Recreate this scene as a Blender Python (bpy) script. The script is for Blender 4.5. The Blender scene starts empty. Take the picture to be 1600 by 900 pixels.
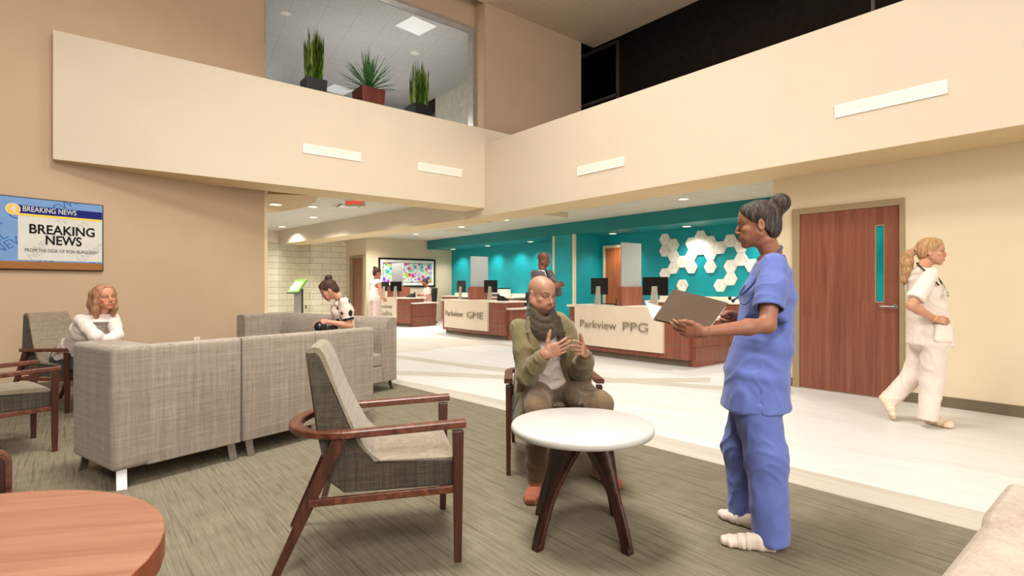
import bpy, bmesh, math, random
import numpy as np
from mathutils import Vector, Matrix
random.seed(7); rng = np.random.default_rng(7)
PI = math.pi
scene = bpy.context.scene
COL = scene.collection
# ---------------------------------------------------------------- camera frame
F, HZ, H = 847.0, 448.0, 1.25
TH = math.radians(39.35)
cs, sn = math.cos(TH), math.sin(TH)
def room(x, y, z=0.0): return Vector((x*cs + y*sn, -x*sn + y*cs, z))
def C(px, py, t): return room((px-800)/F*t, t, H + (HZ-py)/F*t)      # a sight line at a given distance
def G(px, py, z=0.0): return C(px, py, F*(H-z)/(py-HZ))               # where it meets a height
def onX(px, py, X): k=(px-800)/F; return C(px, py, X/(k*cs+sn))
def onY(px, py, Y): k=(px-800)/F; return C(px, py, Y/(-k*sn+cs))
def onPl(px, py, p, n):
    o = Vector((0,0,H)); d = C(px, py, 1.0)-o
    return o + d*((p-o).dot(n)/d.dot(n))
def camdir(deg, z=0.0):
    a = math.radians(deg); return room(math.cos(a), math.sin(a), z)
# ---------------------------------------------------------------- materials
def lin(c): return tuple(((v/255)/12.92 if v/255 <= .04045 else ((v/255+.055)/1.055)**2.4) for v in c)
class NT:
    def __init__(s, name):
        s.m = bpy.data.materials.new(name); s.m.use_nodes = True
        s.t = s.m.node_tree; s.t.nodes.clear()
        s.out = s.n('ShaderNodeOutputMaterial'); s.b = s.n('ShaderNodeBsdfPrincipled')
        s.l(s.b.outputs[0], s.out.inputs[0])
    def n(s, typ, **kw):
        nd = s.t.nodes.new(typ)
        for k, v in kw.items():
            if k in nd.bl_rna.properties: setattr(nd, k, v)
        return nd
    def l(s, a, b): s.t.links.new(a, b)
    def coord(s, scale=(1,1,1), rot=(0,0,0), kind='Object', loc=(0,0,0)):
        tc = s.n('ShaderNodeTexCoord'); mp = s.n('ShaderNodeMapping')
        mp.inputs['Scale'].default_value = scale; mp.inputs['Rotation'].default_value = rot; mp.inputs['Location'].default_value = loc
        s.l(tc.outputs[kind], mp.inputs[0]); return mp.outputs[0]
    def noise(s, vec, scale, detail=3, rough=.5, dist=0):
        nd = s.n('ShaderNodeTexNoise'); nd.inputs['Scale'].default_value = scale; nd.inputs['Detail'].default_value = detail
        nd.inputs['Roughness'].default_value = rough; nd.inputs['Distortion'].default_value = dist
        s.l(vec, nd.inputs['Vector']); return nd.outputs['Fac']
    def ramp(s, fac, stops, interp='LINEAR'):
        nd = s.n('ShaderNodeValToRGB'); cr = nd.color_ramp; cr.interpolation = interp
        while len(cr.elements) < len(stops): cr.elements.new(.5)
        for e, (p, c) in zip(cr.elements, stops): e.position = p; e.color = (*lin(c), 1)
        s.l(fac, nd.inputs[0]); return nd.outputs[0]
    def math(s, op, a, b=None, c=None):
        nd = s.n('ShaderNodeMath'); nd.operation = op
        for i, v in enumerate((a, b, c)):
            if v is None: continue
            if isinstance(v, (int, float)): nd.inputs[i].default_value = v
            else: s.l(v, nd.inputs[i])
        return nd.outputs[0]
    def mix(s, fac, a, b, mode='MIX'):
        nd = s.n('ShaderNodeMix'); nd.data_type = 'RGBA'; nd.blend_type = mode
        if isinstance(fac, (int, float)): nd.inputs[0].default_value = fac
        else: s.l(fac, nd.inputs[0])
        for i, v in ((6, a), (7, b)):
            if isinstance(v, tuple): nd.inputs[i].default_value = (*lin(v), 1)
            else: s.l(v, nd.inputs[i])
        return nd.outputs[2]
    def bump(s, h, strength=.2, dist=.01):
        nd = s.n('ShaderNodeBump'); nd.inputs['Strength'].default_value = strength; nd.inputs['Distance'].default_value = dist
        s.l(h, nd.inputs['Height']); s.l(nd.outputs[0], s.b.inputs['Normal'])
    def col(s, c):
        if isinstance(c, tuple): s.b.inputs['Base Color'].default_value = (*lin(c), 1)
        else: s.l(c, s.b.inputs['Base Color'])
    def set(s, **kw):
        for k, v in kw.items(): s.b.inputs[k.replace('_', ' ')].default_value = v
        return s
MATS = {}
def plain(name, c, rough=.55, metal=0.0, var=.05, nscale=6, bump=0.0, bscale=300, spec=.5, emit=0, emitc=None, coat=0):
    if name in MATS: return MATS[name]
    s = NT(name); v = s.coord()
    f = s.noise(v, nscale, 2)
    d = tuple(max(0, x*(1-var)) for x in c); u = tuple(min(255, x*(1+var)) for x in c)
    s.col(s.ramp(f, [(.3, d), (.7, u)]))
    s.set(Roughness=rough, Metallic=metal); s.b.inputs['Specular IOR Level'].default_value = spec
    if coat: s.b.inputs['Coat Weight'].default_value = coat
    if bump: s.bump(s.noise(v, bscale, 2), bump, .003)
    if emit:
        s.b.inputs['Emission Color'].default_value = (*lin(emitc or c), 1); s.b.inputs['Emission Strength'].default_value = emit
    MATS[name] = s.m; return s.m
def wood(name, dark, mid, light, axis='z', scale=1.0, rough=.35, bump=.05, rot=0.0, contrast=1.0):
    if name in MATS: return MATS[name]
    s = NT(name)
    st = {'x': (.35, 9, 9), 'y': (9, .35, 9), 'z': (9, 9, .35)}[axis]
    v = s.coord(tuple(a*scale for a in st), (0, 0, rot))
    f1 = s.noise(v, 2.2, 5, .62, .5); f2 = s.noise(v, 16, 3, .6, .1)
    f = s.math('ADD', s.math('MULTIPLY', f1, .72), s.math('MULTIPLY', f2, .28))
    s.col(s.ramp(f, [(.34, dark), (.5, mid), (.66, light)]))
    s.set(Roughness=rough); s.bump(f2, bump, .002)
    MATS[name] = s.m; return s.m
def weave(name, dark, mid, light, sc=1.0, rough=.9, k=1.0, ax=(0,0,0)):
    """woven upholstery: slubby horizontal and vertical threads"""
    if name in MATS: return MATS[name]
    s = NT(name)
    a = s.noise(s.coord((14*sc, 14*sc, 420*sc), ax), 1, 3, .65)
    b = s.noise(s.coord((380*sc, 380*sc, 9*sc), ax), 1, 3, .65)
    c = s.noise(s.coord((3, 3, 3), ax), 1, 2)
    d = s.noise(s.coord((60*sc, 60*sc, 2*sc), ax), 1, 2, .6)
    e = s.noise(s.coord((2*sc, 2*sc, 70*sc), ax), 1, 2, .6)
    f = s.math('ADD', s.math('MULTIPLY', a, .27), s.math('MULTIPLY', b, .27))
    f = s.math('ADD', f, s.math('MULTIPLY', c, .1))
    f = s.math('ADD', f, s.math('ADD', s.math('MULTIPLY', d, .18), s.math('MULTIPLY', e, .18)))
    s.col(s.ramp(f, [(.36, dark), (.5, mid), (.64, light)]))
    s.set(Roughness=rough); s.b.inputs['Specular IOR Level'].default_value = .2
    s.b.inputs['Sheen Weight'].default_value = .15
    s.bump(s.math('ADD', a, b), .25*k, .002)
    MATS[name] = s.m; return s.m
# ---------------------------------------------------------------- mesh builder
class MB:
    def __init__(s): s.v = []; s.f = []
    def add(s, vs, fs, M=None):
        b = len(s.v)
        for p in vs:
            p = Vector(p); s.v.append(tuple(M @ p if M else p))
        s.f += [tuple(i+b for i in f) for f in fs]; return s
    def box(s, x0, x1, y0, y1, z0, z1, M=None):
        vs = [(x0,y0,z0),(x1,y0,z0),(x1,y1,z0),(x0,y1,z0),(x0,y0,z1),(x1,y0,z1),(x1,y1,z1),(x0,y1,z1)]
        return s.add(vs, [(0,3,2,1),(4,5,6,7),(0,1,5,4),(1,2,6,5),(2,3,7,6),(3,0,4,7)], M)
    def prism(s, pts, a, b, axis='z', M=None):
        """extrude a 2-D polygon along an axis from a to b"""
        def P(p, h): return {'z': (p[0], p[1], h), 'x': (h, p[0], p[1]), 'y': (p[0], h, p[1])}[axis]
        n = len(pts); vs = [P(p, a) for p in pts]+[P(p, b) for p in pts]
        fs = [tuple(range(n))[::-1], tuple(range(n, 2*n))]+[(i, (i+1) % n, n+(i+1) % n, n+i) for i in range(n)]
        return s.add(vs, fs, M)
    def hexa(s, bot, top):
        """bottom and top quads (4 points each)"""
        return s.add(list(bot)+list(top), [(3,2,1,0),(4,5,6,7),(0,1,5,4),(1,2,6,5),(2,3,7,6),(3,0,4,7)])
    def bar(s, a, b, w0, d0, w1=None, d1=None, up=(0,0,1), side=None):
        """rectangular bar from a to b; w along 'side'"""
        a = Vector(a); b = Vector(b); t = (b-a).normalized()
        sd = Vector(side) if side is not None else Vector(up).cross(t)
        sd = (sd - t*sd.dot(t)).normalized(); n = t.cross(sd)
        w1 = w0 if w1 is None else w1; d1 = d0 if d1 is None else d1
        q = lambda c, w, d: [c+sd*(w/2*i)+n*(d/2*j) for i, j in ((-1,-1),(1,-1),(1,1),(-1,1))]
        return s.hexa(q(a, w0, d0), q(b, w1, d1))
    def tube(s, path, r, n=10, cap=True):
        path = [Vector(p) for p in path]; m = len(path)
        rs = r if isinstance(r, (list, tuple)) else [r]*m
        ref = None; base = len(s.v)
        for i, p in enumerate(path):
            t = (path[min(i+1, m-1)]-path[max(i-1, 0)]).normalized()
            if ref is None:
                ref = Vector((0,0,1)) if abs(t.z) < .9 else Vector((1,0,0))
            u = (ref - t*ref.dot(t)).normalized(); w = t.cross(u); ref = u
            for k in range(n):
                a = 2*PI*k/n; s.v.append(tuple(p+u*(rs[i]*math.cos(a))+w*(rs[i]*math.sin(a))))
        for i in range(m-1):
            for k in range(n):
                k2 = (k+1) % n
                s.f.append((base+i*n+k, base+i*n+k2, base+(i+1)*n+k2, base+(i+1)*n+k))
        if cap:
            s.f.append(tuple(base+k for k in range(n))[::-1]); s.f.append(tuple(base+(m-1)*n+k for k in range(n)))
        return s
    def lathe(s, prof, n=48, M=None):
        vs = []; fs = []; m = len(prof)
        for r, z in prof:
            for k in range(n):
                a = 2*PI*k/n; vs.append((r*math.cos(a), r*math.sin(a), z))
        for i in range(m-1):
            for k in range(n):
                k2 = (k+1) % n; fs.append((i*n+k, i*n+k2, (i+1)*n+k2, (i+1)*n+k))
        fs.append(tuple(range(n))[::-1]); fs.append(tuple((m-1)*n+k for k in range(n)))
        return s.add(vs, fs, M)
    def sweep(s, path, sec, closed=False):
        """path: list of (point, side, up); sec: list of (side, up) offsets"""
        n = len(sec); base = len(s.v); m = len(path)
        for p, sd, up in path:
            for a, b in sec: s.v.append(tuple(Vector(p)+Vector(sd)*a+Vector(up)*b))
        for i in range(m-(0 if closed else 1)):
            j = (i+1) % m
            for k in range(n):
                k2 = (k+1) % n; s.f.append((base+i*n+k, base+i*n+k2, base+j*n+k2, base+j*n+k))
        if not closed:
            s.f.append(tuple(base+k for k in range(n))[::-1]); s.f.append(tuple(base+(m-1)*n+k for k in range(n)))
        return s
    def grid(s, fn, nu, nv):
        base = len(s.v)
        for i in range(nu+1):
            for j in range(nv+1): s.v.append(tuple(fn(i/nu, j/nv)))
        for i in range(nu):
            for j in range(nv):
                a = base+i*(nv+1)+j; s.f.append((a, a+nv+1, a+nv+2, a+1))
        return s
    def mesh(s, name):
        me = bpy.data.meshes.new(name); me.from_pydata(s.v, [], s.f); me.validate()
        bm = bmesh.new(); bm.from_mesh(me); bmesh.ops.recalc_face_normals(bm, faces=bm.faces); bm.to_mesh(me); bm.free()
        return me
def link(name, me, mat, parent=None, smooth=False, bevel=0, seg=2, loc=None, angle=40):
    o = bpy.data.objects.new(name, me); COL.objects.link(o)
    if mat is not None and not me.materials: me.materials.append(mat)
    if parent is not None: o.parent = parent
    if loc is not None: o.location = loc
    if smooth:
        for p in me.polygons: p.use_smooth = True
    if bevel:
        md = o.modifiers.new('bevel', 'BEVEL'); md.width = bevel; md.segments = seg; md.limit_method = 'ANGLE'; md.angle_limit = math.radians(angle)
        md.harden_normals = False
    return o
def obj(name, mb, mat, parent=None, **kw): return link(name, mb.mesh(name), mat, parent, **kw)
def autosmooth(o, ang=35):
    me = o.data
    for p in me.polygons: p.use_smooth = True
    bm = bmesh.new(); bm.from_mesh(me); a = math.radians(ang)
    for e in bm.edges:
        if len(e.link_faces) == 2 and e.calc_face_angle(0) > a: e.smooth = False
    bm.to_mesh(me); bm.free(); return o
def tag(o, label=None, cat=None, group=None, kind=None):
    if label: o['label'] = label
    if cat: o['category'] = cat
    if group: o['group'] = group
    if kind: o['kind'] = kind
    return o
def thing(name, label, cat, loc=(0,0,0), rotz=0.0, group=None):
    o = bpy.data.objects.new(name, None); COL.objects.link(o); o.empty_display_size = .1
    o.location = loc; o.rotation_euler = (0, 0, rotz)
    return tag(o, label, cat, group)
def struct(name, mb, mat, **kw): return tag(obj(name, mb, mat, **kw), kind='structure')
def dup(o, loc=None, rotz=None, label=None, group=None, parent=None):
    c = o.copy(); COL.objects.link(c)
    if parent is not None: c.parent = parent
    for ch in list(o.children): dup(ch, parent=c)
    if loc is not None: c.location = loc
    if rotz is not None: c.rotation_euler = (0, 0, rotz)
    if label: c['label'] = label
    if group: c['group'] = group
    return c
def text_mesh(body, size, depth=.0, align='CENTER', font_bold=0.0, sx=1.0, spacing=1.0, shear=0.0):
    cu = bpy.data.curves.new('txt', 'FONT'); cu.body = body; cu.size = size; cu.extrude = depth
    cu.align_x = align; cu.align_y = 'CENTER'; cu.offset = font_bold; cu.space_character = spacing; cu.shear = shear
    o = bpy.data.objects.new('txt', cu); COL.objects.link(o)
    dg = bpy.context.evaluated_depsgraph_get(); me = bpy.data.meshes.new_from_object(o.evaluated_get(dg))
    bpy.data.objects.remove(o); bpy.data.curves.remove(cu)
    if sx != 1.0: me.transform(Matrix.Diagonal((sx, 1, 1, 1)))
    return me
def frame(p, xdir, up=(0,0,1)):
    """matrix with local x along xdir, local y up, local z = outward normal (x cross y)"""
    x = Vector(xdir).normalized(); y = Vector(up).normalized(); z = x.cross(y)
    M = Matrix((x, y, z)).transposed().to_4x4(); M.translation = p; return M
# ================================================================ materials
M_floor = NT('pale plank floor')
rotp = math.radians(-17.6)
v = M_floor.coord((1, 1, 1), (0, 0, rotp))
f1 = M_floor.noise(M_floor.coord((9, .5, 1), (0, 0, rotp)), 1, 4, .6)
f2 = M_floor.noise(M_floor.coord((90, 1.2, 1), (0, 0, rotp)), 1, 3, .6)
br = M_floor.n('ShaderNodeTexBrick'); br.inputs['Scale'].default_value = 1; br.inputs['Mortar Size'].default_value = .0
br.inputs['Brick Width'].default_value = 1.2; br.inputs['Row Height'].default_value = .15
br.inputs['Color1'].default_value = (.35, .35, .35, 1); br.inputs['Color2'].default_value = (.65, .65, .65, 1)
M_floor.l(M_floor.coord((1, 1, 1), (0, 0, rotp+PI/2)), br.inputs['Vector'])
ff = M_floor.math('ADD', M_floor.math('MULTIPLY', f1, .35), M_floor.math('MULTIPLY', f2, .35))
ff = M_floor.math('ADD', ff, M_floor.math('MULTIPLY', br.outputs['Color'], .3))
M_floor.col(M_floor.ramp(ff, [(.33, (194, 191, 185)), (.5, (209, 207, 202)), (.68, (219, 218, 215))]))
M_floor.set(Roughness=.42); M_floor = M_floor.m
def bandmat(name, a, b, c):
    s = NT(name); f1 = s.noise(s.coord((9, .5, 1), (0, 0, rotp)), 1, 4, .6); f2 = s.noise(s.coord((90, 1.2, 1), (0, 0, rotp)), 1, 3, .6)
    s.col(s.ramp(s.math('ADD', s.math('MULTIPLY', f1, .5), s.math('MULTIPLY', f2, .5)), [(.35, a), (.5, b), (.65, c)])); s.set(Roughness=.45); return s.m
M_band = bandmat('tan plank band', (178, 162, 130), (196, 181, 150), (208, 194, 164))
M_band2 = bandmat('light tan plank band', (170, 163, 149), (184, 177, 163), (195, 189, 176))
s = NT('striped carpet')
c1 = s.noise(s.coord((60, 2.2, 1), (0, 0, rotp)), 1, 3, .7); c2 = s.noise(s.coord((170, 5, 1), (0, 0, rotp)), 1, 2, .6)
c3 = s.noise(s.coord((240, 240, 240)), 1, 2); c4 = s.noise(s.coord((1.6, 9, 1), (0, 0, rotp)), 1, 2)
g = s.math('ADD', s.math('MULTIPLY', c1, .32), s.math('MULTIPLY', c2, .26)); g = s.math('ADD', g, s.math('MULTIPLY', c3, .3)); g = s.math('ADD', g, s.math('MULTIPLY', c4, .12))
cl = s.noise(s.coord((44, 1.3, 1), (0, 0, rotp)), 1, 3, .6); cm = s.noise(s.coord((120, 2.2, 1), (0, 0, rotp)), 1, 3, .6)
base = s.ramp(g, [(.36, (94, 85, 70)), (.45, (112, 104, 87)), (.55, (126, 118, 100)), (.67, (146, 137, 118))])
base = s.mix(s.math('MULTIPLY', s.ramp(cl, [(.36, (255, 255, 255)), (.43, (0, 0, 0))]), .38), base, (66, 58, 44))
base = s.mix(s.math('MULTIPLY', s.ramp(cm, [(.35, (255, 255, 255)), (.41, (0, 0, 0))]), .42), base, (70, 61, 46))
s.col(base)
s.set(Roughness=.95); s.b.inputs['Specular IOR Level'].default_value = .1; s.bump(g, .4, .004); M_carpet = s.m
M_tan = plain('tan wall paint', (190, 163, 135), .8, var=.012, nscale=1.5, bump=.03)
M_cream = plain('cream wall paint', (214, 196, 166), .75, var=.012, nscale=1.5, bump=.03)
M_soffit = plain('ivory soffit paint', (208, 193, 171), .75, var=.008, nscale=1.5, bump=.03)
M_beamp = plain('warm ivory beam paint', (224, 209, 187), .75, var=.008, nscale=1.5)
M_under = plain('beige soffit underside paint', (214, 190, 148), .8, var=.01)
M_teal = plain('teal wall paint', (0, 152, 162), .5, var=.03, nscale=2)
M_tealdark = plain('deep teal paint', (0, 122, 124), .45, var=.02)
M_black = plain('black void paint', (9, 8, 8), .9, var=.1, spec=.1)
M_darkwall = plain('near black wall paint', (46, 37, 31), .85, var=.08, spec=.15)
M_base = plain('taupe rubber base', (106, 92, 72), .6)
def tileceil(name, base, size, grid, rot=0.0):
    s = NT(name); v = s.coord((1/size, 1/size, 1), (0, 0, rot))
    sp = s.n('ShaderNodeSeparateXYZ'); s.l(v, sp.inputs[0])
    def line(o): return s.math('GREATER_THAN', s.math('ABSOLUTE', s.math('SUBTRACT', s.math('FRACT', o), .5)), .488)
    ln = s.math('MAXIMUM', line(sp.outputs[0]), line(sp.outputs[1]))
    f = s.noise(s.coord(), 55, 3, .7)
    d = tuple(x*.9 for x in base); u = tuple(min(255, x*1.06) for x in base)
    s.col(s.mix(ln, s.ramp(f, [(.35, d), (.65, u)]), grid)); s.set(Roughness=.9); return s.m
M_ctile = tileceil('acoustic ceiling tile', (204, 198, 184), .61, (180, 172, 154))
M_utile = tileceil('upper office ceiling tile', (196, 196, 194), .61, (176, 176, 174), math.radians(8))
M_aceil = tileceil('atrium ceiling tile', (196, 174, 148), 1.2, (182, 160, 134))
s = NT('glazed ivory brick')
br = s.n('ShaderNodeTexBrick'); br.inputs['Scale'].default_value = 1; br.inputs['Brick Width'].default_value = .62; br.inputs['Row Height'].default_value = .205
br.inputs['Mortar Size'].default_value = .008; br.inputs['Color1'].default_value = (*lin((232, 224, 200)), 1); br.inputs['Color2'].default_value = (*lin((222, 214, 188)), 1)
br.inputs['Mortar'].default_value = (*lin((176, 166, 136)), 1)
tc = s.n('ShaderNodeTexCoord'); sp = s.n('ShaderNodeSeparateXYZ'); cb = s.n('ShaderNodeCombineXYZ')
s.l(tc.outputs['Object'], sp.inputs[0]); s.l(s.math('ADD', sp.outputs[0], sp.outputs[1]), cb.inputs[0]); s.l(sp.outputs[2], cb.inputs[1]); s.l(cb.outputs[0], br.inputs['Vector'])
s.col(br.outputs['Color']); s.set(Roughness=.4); M_brick = s.m
M_doorwood = wood('door cherry veneer', (104, 58, 43), (128, 75, 56), (144, 88, 68), 'z', .9, .38)
M_cherry = wood('desk cherry veneer', (110, 62, 46), (134, 78, 60), (150, 92, 72), 'z', 1.3, .35)
M_tablewood = wood('table top cherry veneer', (128, 84, 62), (148, 100, 76), (160, 114, 90), 'x', .8, .35, rot=math.radians(20))
M_walnut = wood('walnut chair frame', (58, 28, 18), (92, 48, 32), (120, 68, 47), 'x', 1.4, .38)
M_walnutv = wood('walnut chair leg', (42, 20, 13), (70, 35, 23), (94, 51, 34), 'z', 1.4, .4)
M_darkwood = wood('dark walnut table leg', (30, 13, 8), (56, 25, 15), (80, 38, 24), 'z', 1.4, .4)
M_counter = plain('cream solid surface', (240, 226, 206), .4, var=.015, nscale=30)
M_white = plain('white laminate', (192, 188, 182), .35, var=.01)
M_chrome = plain('brushed steel', (168, 164, 162), .42, 1.0, var=.03)
M_steel = plain('satin aluminium', (176, 170, 160), .4, .85, var=.03)
M_blackpl = plain('black plastic', (14, 13, 13), .4, var=.1)
M_frame = plain('taupe painted door frame', (150, 130, 98), .55, var=.02)
M_creamtrim = plain('cream corner trim', (226, 208, 170), .6, var=.02)
# ================================================================ room shell
def U(x, y, z=0): return Vector((x, y, z))
# floors
floor = struct('floor', MB().add([(-9,-7,0),(20,-7,0),(20,25,0),(-9,25,0)], [(0,1,2,3)]), M_floor)
A = G(618.7, 600); B = G(786, 641); Cc = G(1040, 704.4); D = G(1530, 831.5)
d0 = (A-B).normalized(); d1 = (D-Cc).normalized()
edge = [A+d0*3.2, A, B, Cc, D, D+d1*5]
cp = [(p.x, p.y, .004) for p in edge]+[(D.x+d1.x*5-9, D.y+d1.y*5-2, .004), (-9, -7, .004), (-9, 10, .004)]
struct('floor', MB().add(cp, [tuple(range(len(cp)))[::-1]]), M_carpet)
def ribbon(up, lo, z, name, m):
    mb = MB(); n = len(up)
    mb.add([(p.x, p.y, z) for p in up]+[(p.x, p.y, z) for p in lo], [(i, i+1, n+i+1, n+i) for i in range(n-1)]); struct(name, mb, m)
def smooth_pts(ps, n=24):
    out = []
    for i in range(len(ps)-1):
        p0 = ps[max(i-1, 0)]; p1 = ps[i]; p2 = ps[i+1]; p3 = ps[min(i+2, len(ps)-1)]
        for k in range(n//(len(ps)-1)+1):
            t = k/(n//(len(ps)-1)+1)
            out.append(.5*((2*p1)+(p2-p0)*t+(2*p0-5*p1+4*p2-p3)*t*t+(3*p1-p0-3*p2+p3)*t**3))
    return out+[ps[-1]]
up = [G(621, 593.4), G(787, 625), G(1040, 682.7), G(1551, 804)]
up = [up[0]+(up[0]-up[1]).normalized()*3.2]+up+[up[-1]+(up[-1]-up[-2]).normalized()*5]
ribbon(up, edge, .0012, 'trim_1', M_band2)
bu = smooth_pts([G(540, 548), G(621, 555), G(700, 565), G(790, 575), G(930, 588), G(1080, 600), G(1240, 611)])
bl = smooth_pts([G(540, 553), G(621, 560.5), G(700, 571), G(790, 581.5), G(930, 594), G(1080, 606), G(1240, 617)])
ribbon(bu, bl, .0006, 'trim_2', M_band2)
bu = smooth_pts([G(540, 577), G(621, 579.5), G(700, 582), G(786, 586), G(925, 590), G(1000, 591), G(1110, 590)])
bl = smooth_pts([G(540, 583), G(621, 586), G(700, 588.5), G(786, 592.5), G(925, 597), G(1000, 598), G(1110, 597)])
ribbon(bu, bl, .0009, 'trim_3', M_band2)
bu = smooth_pts([G(600, 530), G(660, 528), G(700, 528), G(760, 533), G(800, 539)])
bl = smooth_pts([G(600, 552), G(660, 549), G(700, 543), G(760, 539), G(800, 542)])
ribbon(bu, bl, .0004, 'trim_4', bandmat('pale tan plank field', (178, 171, 157), (193, 186, 173), (204, 198, 187)))
# television wall, rotated 16.25 degrees
WA = math.radians(16.25); wd = U(math.cos(WA), math.sin(WA)); wn = U(math.sin(WA), -math.cos(WA))     # along, towards the viewer
T0 = G(100, 606)
T0 = U(T0.x, T0.y)
def TW(s_, n_=0, z=0): return T0+wd*s_+wn*n_+U(0,0,z)
def slab(name, pts, z0, z1, m, **kw): return struct(name, MB().prism([(p.x, p.y) for p in pts], z0, z1), m, **kw)
TE = onPl(415, 400, T0, wn); sE = (TE-T0).dot(wd)
slab('wall_left', [TW(-9, 0), TW(sE-.02, 0), TW(sE-.02, -.16), TW(-9, -.16)], 0, 7.4, M_tan)
slab('trim_5', [TW(sE-.02, .004), TW(sE+.03, .004), TW(sE+.03, -.17), TW(sE-.02, -.17)], 0, 2.83, M_creamtrim)
slab('baseboard_left', [TW(-9, .012), TW(sE-.02, .012), TW(sE-.02, -.005), TW(-9, -.005)], .0, .1, M_base)
# balcony fronts
XR, YL = 6.30, 8.53
struct('wall_right_upper', MB().box(XR, 7.05, -6, 9.21, 2.635, 4.04), M_soffit)
struct('wall_left_upper', MB().box(-.135, 8.6, YL, 9.21, 2.787, 4.338), M_soffit)
struct('ceiling', MB().box(XR+.002, 7.048, -6, 9.2, 2.632, 2.636), M_under)
struct('ceiling', MB().box(-.13, XR-.002, YL+.002, 9.208, 2.784, 2.788), M_under)
# right hand wall with the door
struct('wall_right', MB().box(7.05, 7.25, -6, 3.28, 0, 2.95), M_cream)
struct('wall_right_return', MB().box(7.25, 11.2, 3.08, 3.28, 0, 2.95), M_cream)
# teal niche
XH, XN = 9.98, 11.02
YP = onX(667.5, 376, XH).y
zc = 2.90; zn = 2.59
struct('wall_back', MB().box(XN, XN+.15, 3.2, YP+.1, 0, 2.95), M_teal)
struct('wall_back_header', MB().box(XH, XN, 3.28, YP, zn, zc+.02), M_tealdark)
p0 = onX(896, 420, XH).y; p1 = onX(866, 420, XH).y
struct('wall_back_pier', MB().box(XH, XN, p0, p1, 0, zn), M_teal)
struct('trim_6', MB().box(XH-.015, XH+.05, p0-.05, p0+.02, 0, zn), M_creamtrim)
struct('trim_7', MB().box(XH-.015, XH+.05, p1-.02, p1+.05, 0, zn), M_creamtrim)
# picture wall and its return
XW = onY(572, 400, YP).x
struct('wall_far', MB().box(XW, XN+.15, YP, YP+.15, 0, 2.95), M_cream)
struct('wall_far_return', MB().box(XW, XW+.15, YP+.15, YP+4, 0, 3.1), M_cream)
# ivory brick end wall with a projecting bay
yb = onX(541, 420, XW).y
xb = onY(487, 420, yb).x; xc = onY(467, 420, yb+.55).x; xd = onY(435, 420, yb-.1).x
mb = MB().prism([(XW+.05, yb), (xb, yb), (xc, yb+.55), (xd, yb-.1), (xd-.9, yb+.35), (xd-8, yb+.5), (xd-8, yb+1.2), (XW+.05, yb+1.2)], 0, 3.2)
struct('wall_far_brick', mb, M_brick)
# slanted beam under the balcony and the ceilings
b0 = U(6.30, 9.2); pe = C(435, 381.6, F*(2.635-H)/(HZ-381.6)); b1 = U(pe.x, pe.y); bd = (b1-b0).normalized(); bn = U(bd.y, -bd.x)
slab('wall_beam', [b0, b1, b1+bn*.75, b0+bn*.75], 2.635, 3.08, M_beamp)
slab('ceiling', [b0+bn*.004, b1+bn*.004, b1+bn*.746, b0+bn*.746], 2.632, 2.636, M_under)
q = b1; slab('wall_beam_end', [q, q-U(3.5, .25), q-U(3.5, -.5), q+U(0, .75)], 2.72, 3.08, M_beamp)
slab('ceiling', [U(-3, 9.15), U(6.9, 9.15), b1+bn*.5, U(xd-8, yb+1), U(-6, 12)], 3.07, 3.12, M_ctile)
slab('ceiling', [U(7.04, 3.2), U(XN, 3.2), U(XN, YP), U(XW, YP), U(XW, YP+3), b1+bn*.5, b0+bn*.6, U(7.04, 9.21)], zc, zc+.04, M_ctile)
cc = U(.1, 10.6); arc = [(cc.x+3.46*math.cos(a), cc.y+3.46*math.sin(a)) for a in np.linspace(math.radians(-23.5), math.radians(88), 40)]
struct('ceiling', MB().prism(arc+[(.1, 9.2), (2.45, 9.7)], 2.8, 3.07), plain('caramel cloud ceiling paint', (196, 164, 120), .7, var=.01))
# upper storey
YW = 9.5
x0 = onY(414.5, 60, YW).x; x1 = onY(741.5, 60, YW).x
zt = onY(737.5, 43, YW).z
struct('wall_window', MB().box(x0-1, x1+.2, YW, YW+.2, zt, 7.4).box(x0-1, x1+.2, YW, YW+.2, 3.2, 4.1), M_tan)
struct('wall_window_side', MB().box(6.75, 6.755, 9.142, YW+.2, 3.2, 7.4), M_tan)
struct('wall_recess', MB().box(6.76, 9.67, 9.14, 9.34, 3.2, 7.4), M_tan)
fr = NT('window'); 
M_wframe = plain('grey window frame', (168, 160, 152), .4, .3)
win = tag(bpy.data.objects.new('window_1', None), kind='structure'); COL.objects.link(win)
obj('window_frame', MB().box(x1-.06, x1, YW-.03, YW+.16, 4.1, zt).box(x0-.06, x0, YW-.03, YW+.16, 4.1, zt).box(x0, x1-.06, YW-.03, YW+.16, zt-.05, zt).box(x0, x1-.06, YW-.03, YW+.16, 4.1, 4.16), M_wframe, win)
g = NT('window glass'); g.t.nodes.remove(g.b); ga = g.n('ShaderNodeBsdfTransparent'); gb = g.n('ShaderNodeBsdfGlossy'); gb.inputs['Roughness'].default_value = .02
gm = g.n('ShaderNodeMixShader'); gm.inputs[0].default_value = .04; g.l(ga.outputs[0], gm.inputs[1]); g.l(gb.outputs[0], gm.inputs[2]); g.l(gm.outputs[0], g.out.inputs[0])
obj('glass_pane', MB().box(x0, x1-.06, YW+.06, YW+.07, 4.16, zt-.05), g.m, win)
zu = 6.75
struct('ceiling_upper', MB().box(x0-3, 9.5, YW+.2, 19, zu, zu+.05), M_utile)
e1 = C(727, 129, F*(zu-H)/(HZ-129)); e2 = C(681, 154, F*(zu-H)/(HZ-154))
xu = (e1.x+e2.x)/2
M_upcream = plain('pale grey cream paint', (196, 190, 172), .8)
struct('wall_upper_right', MB().box(xu, xu+.1, YW+.2, e2.y, 4, zu), M_upcream)
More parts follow.
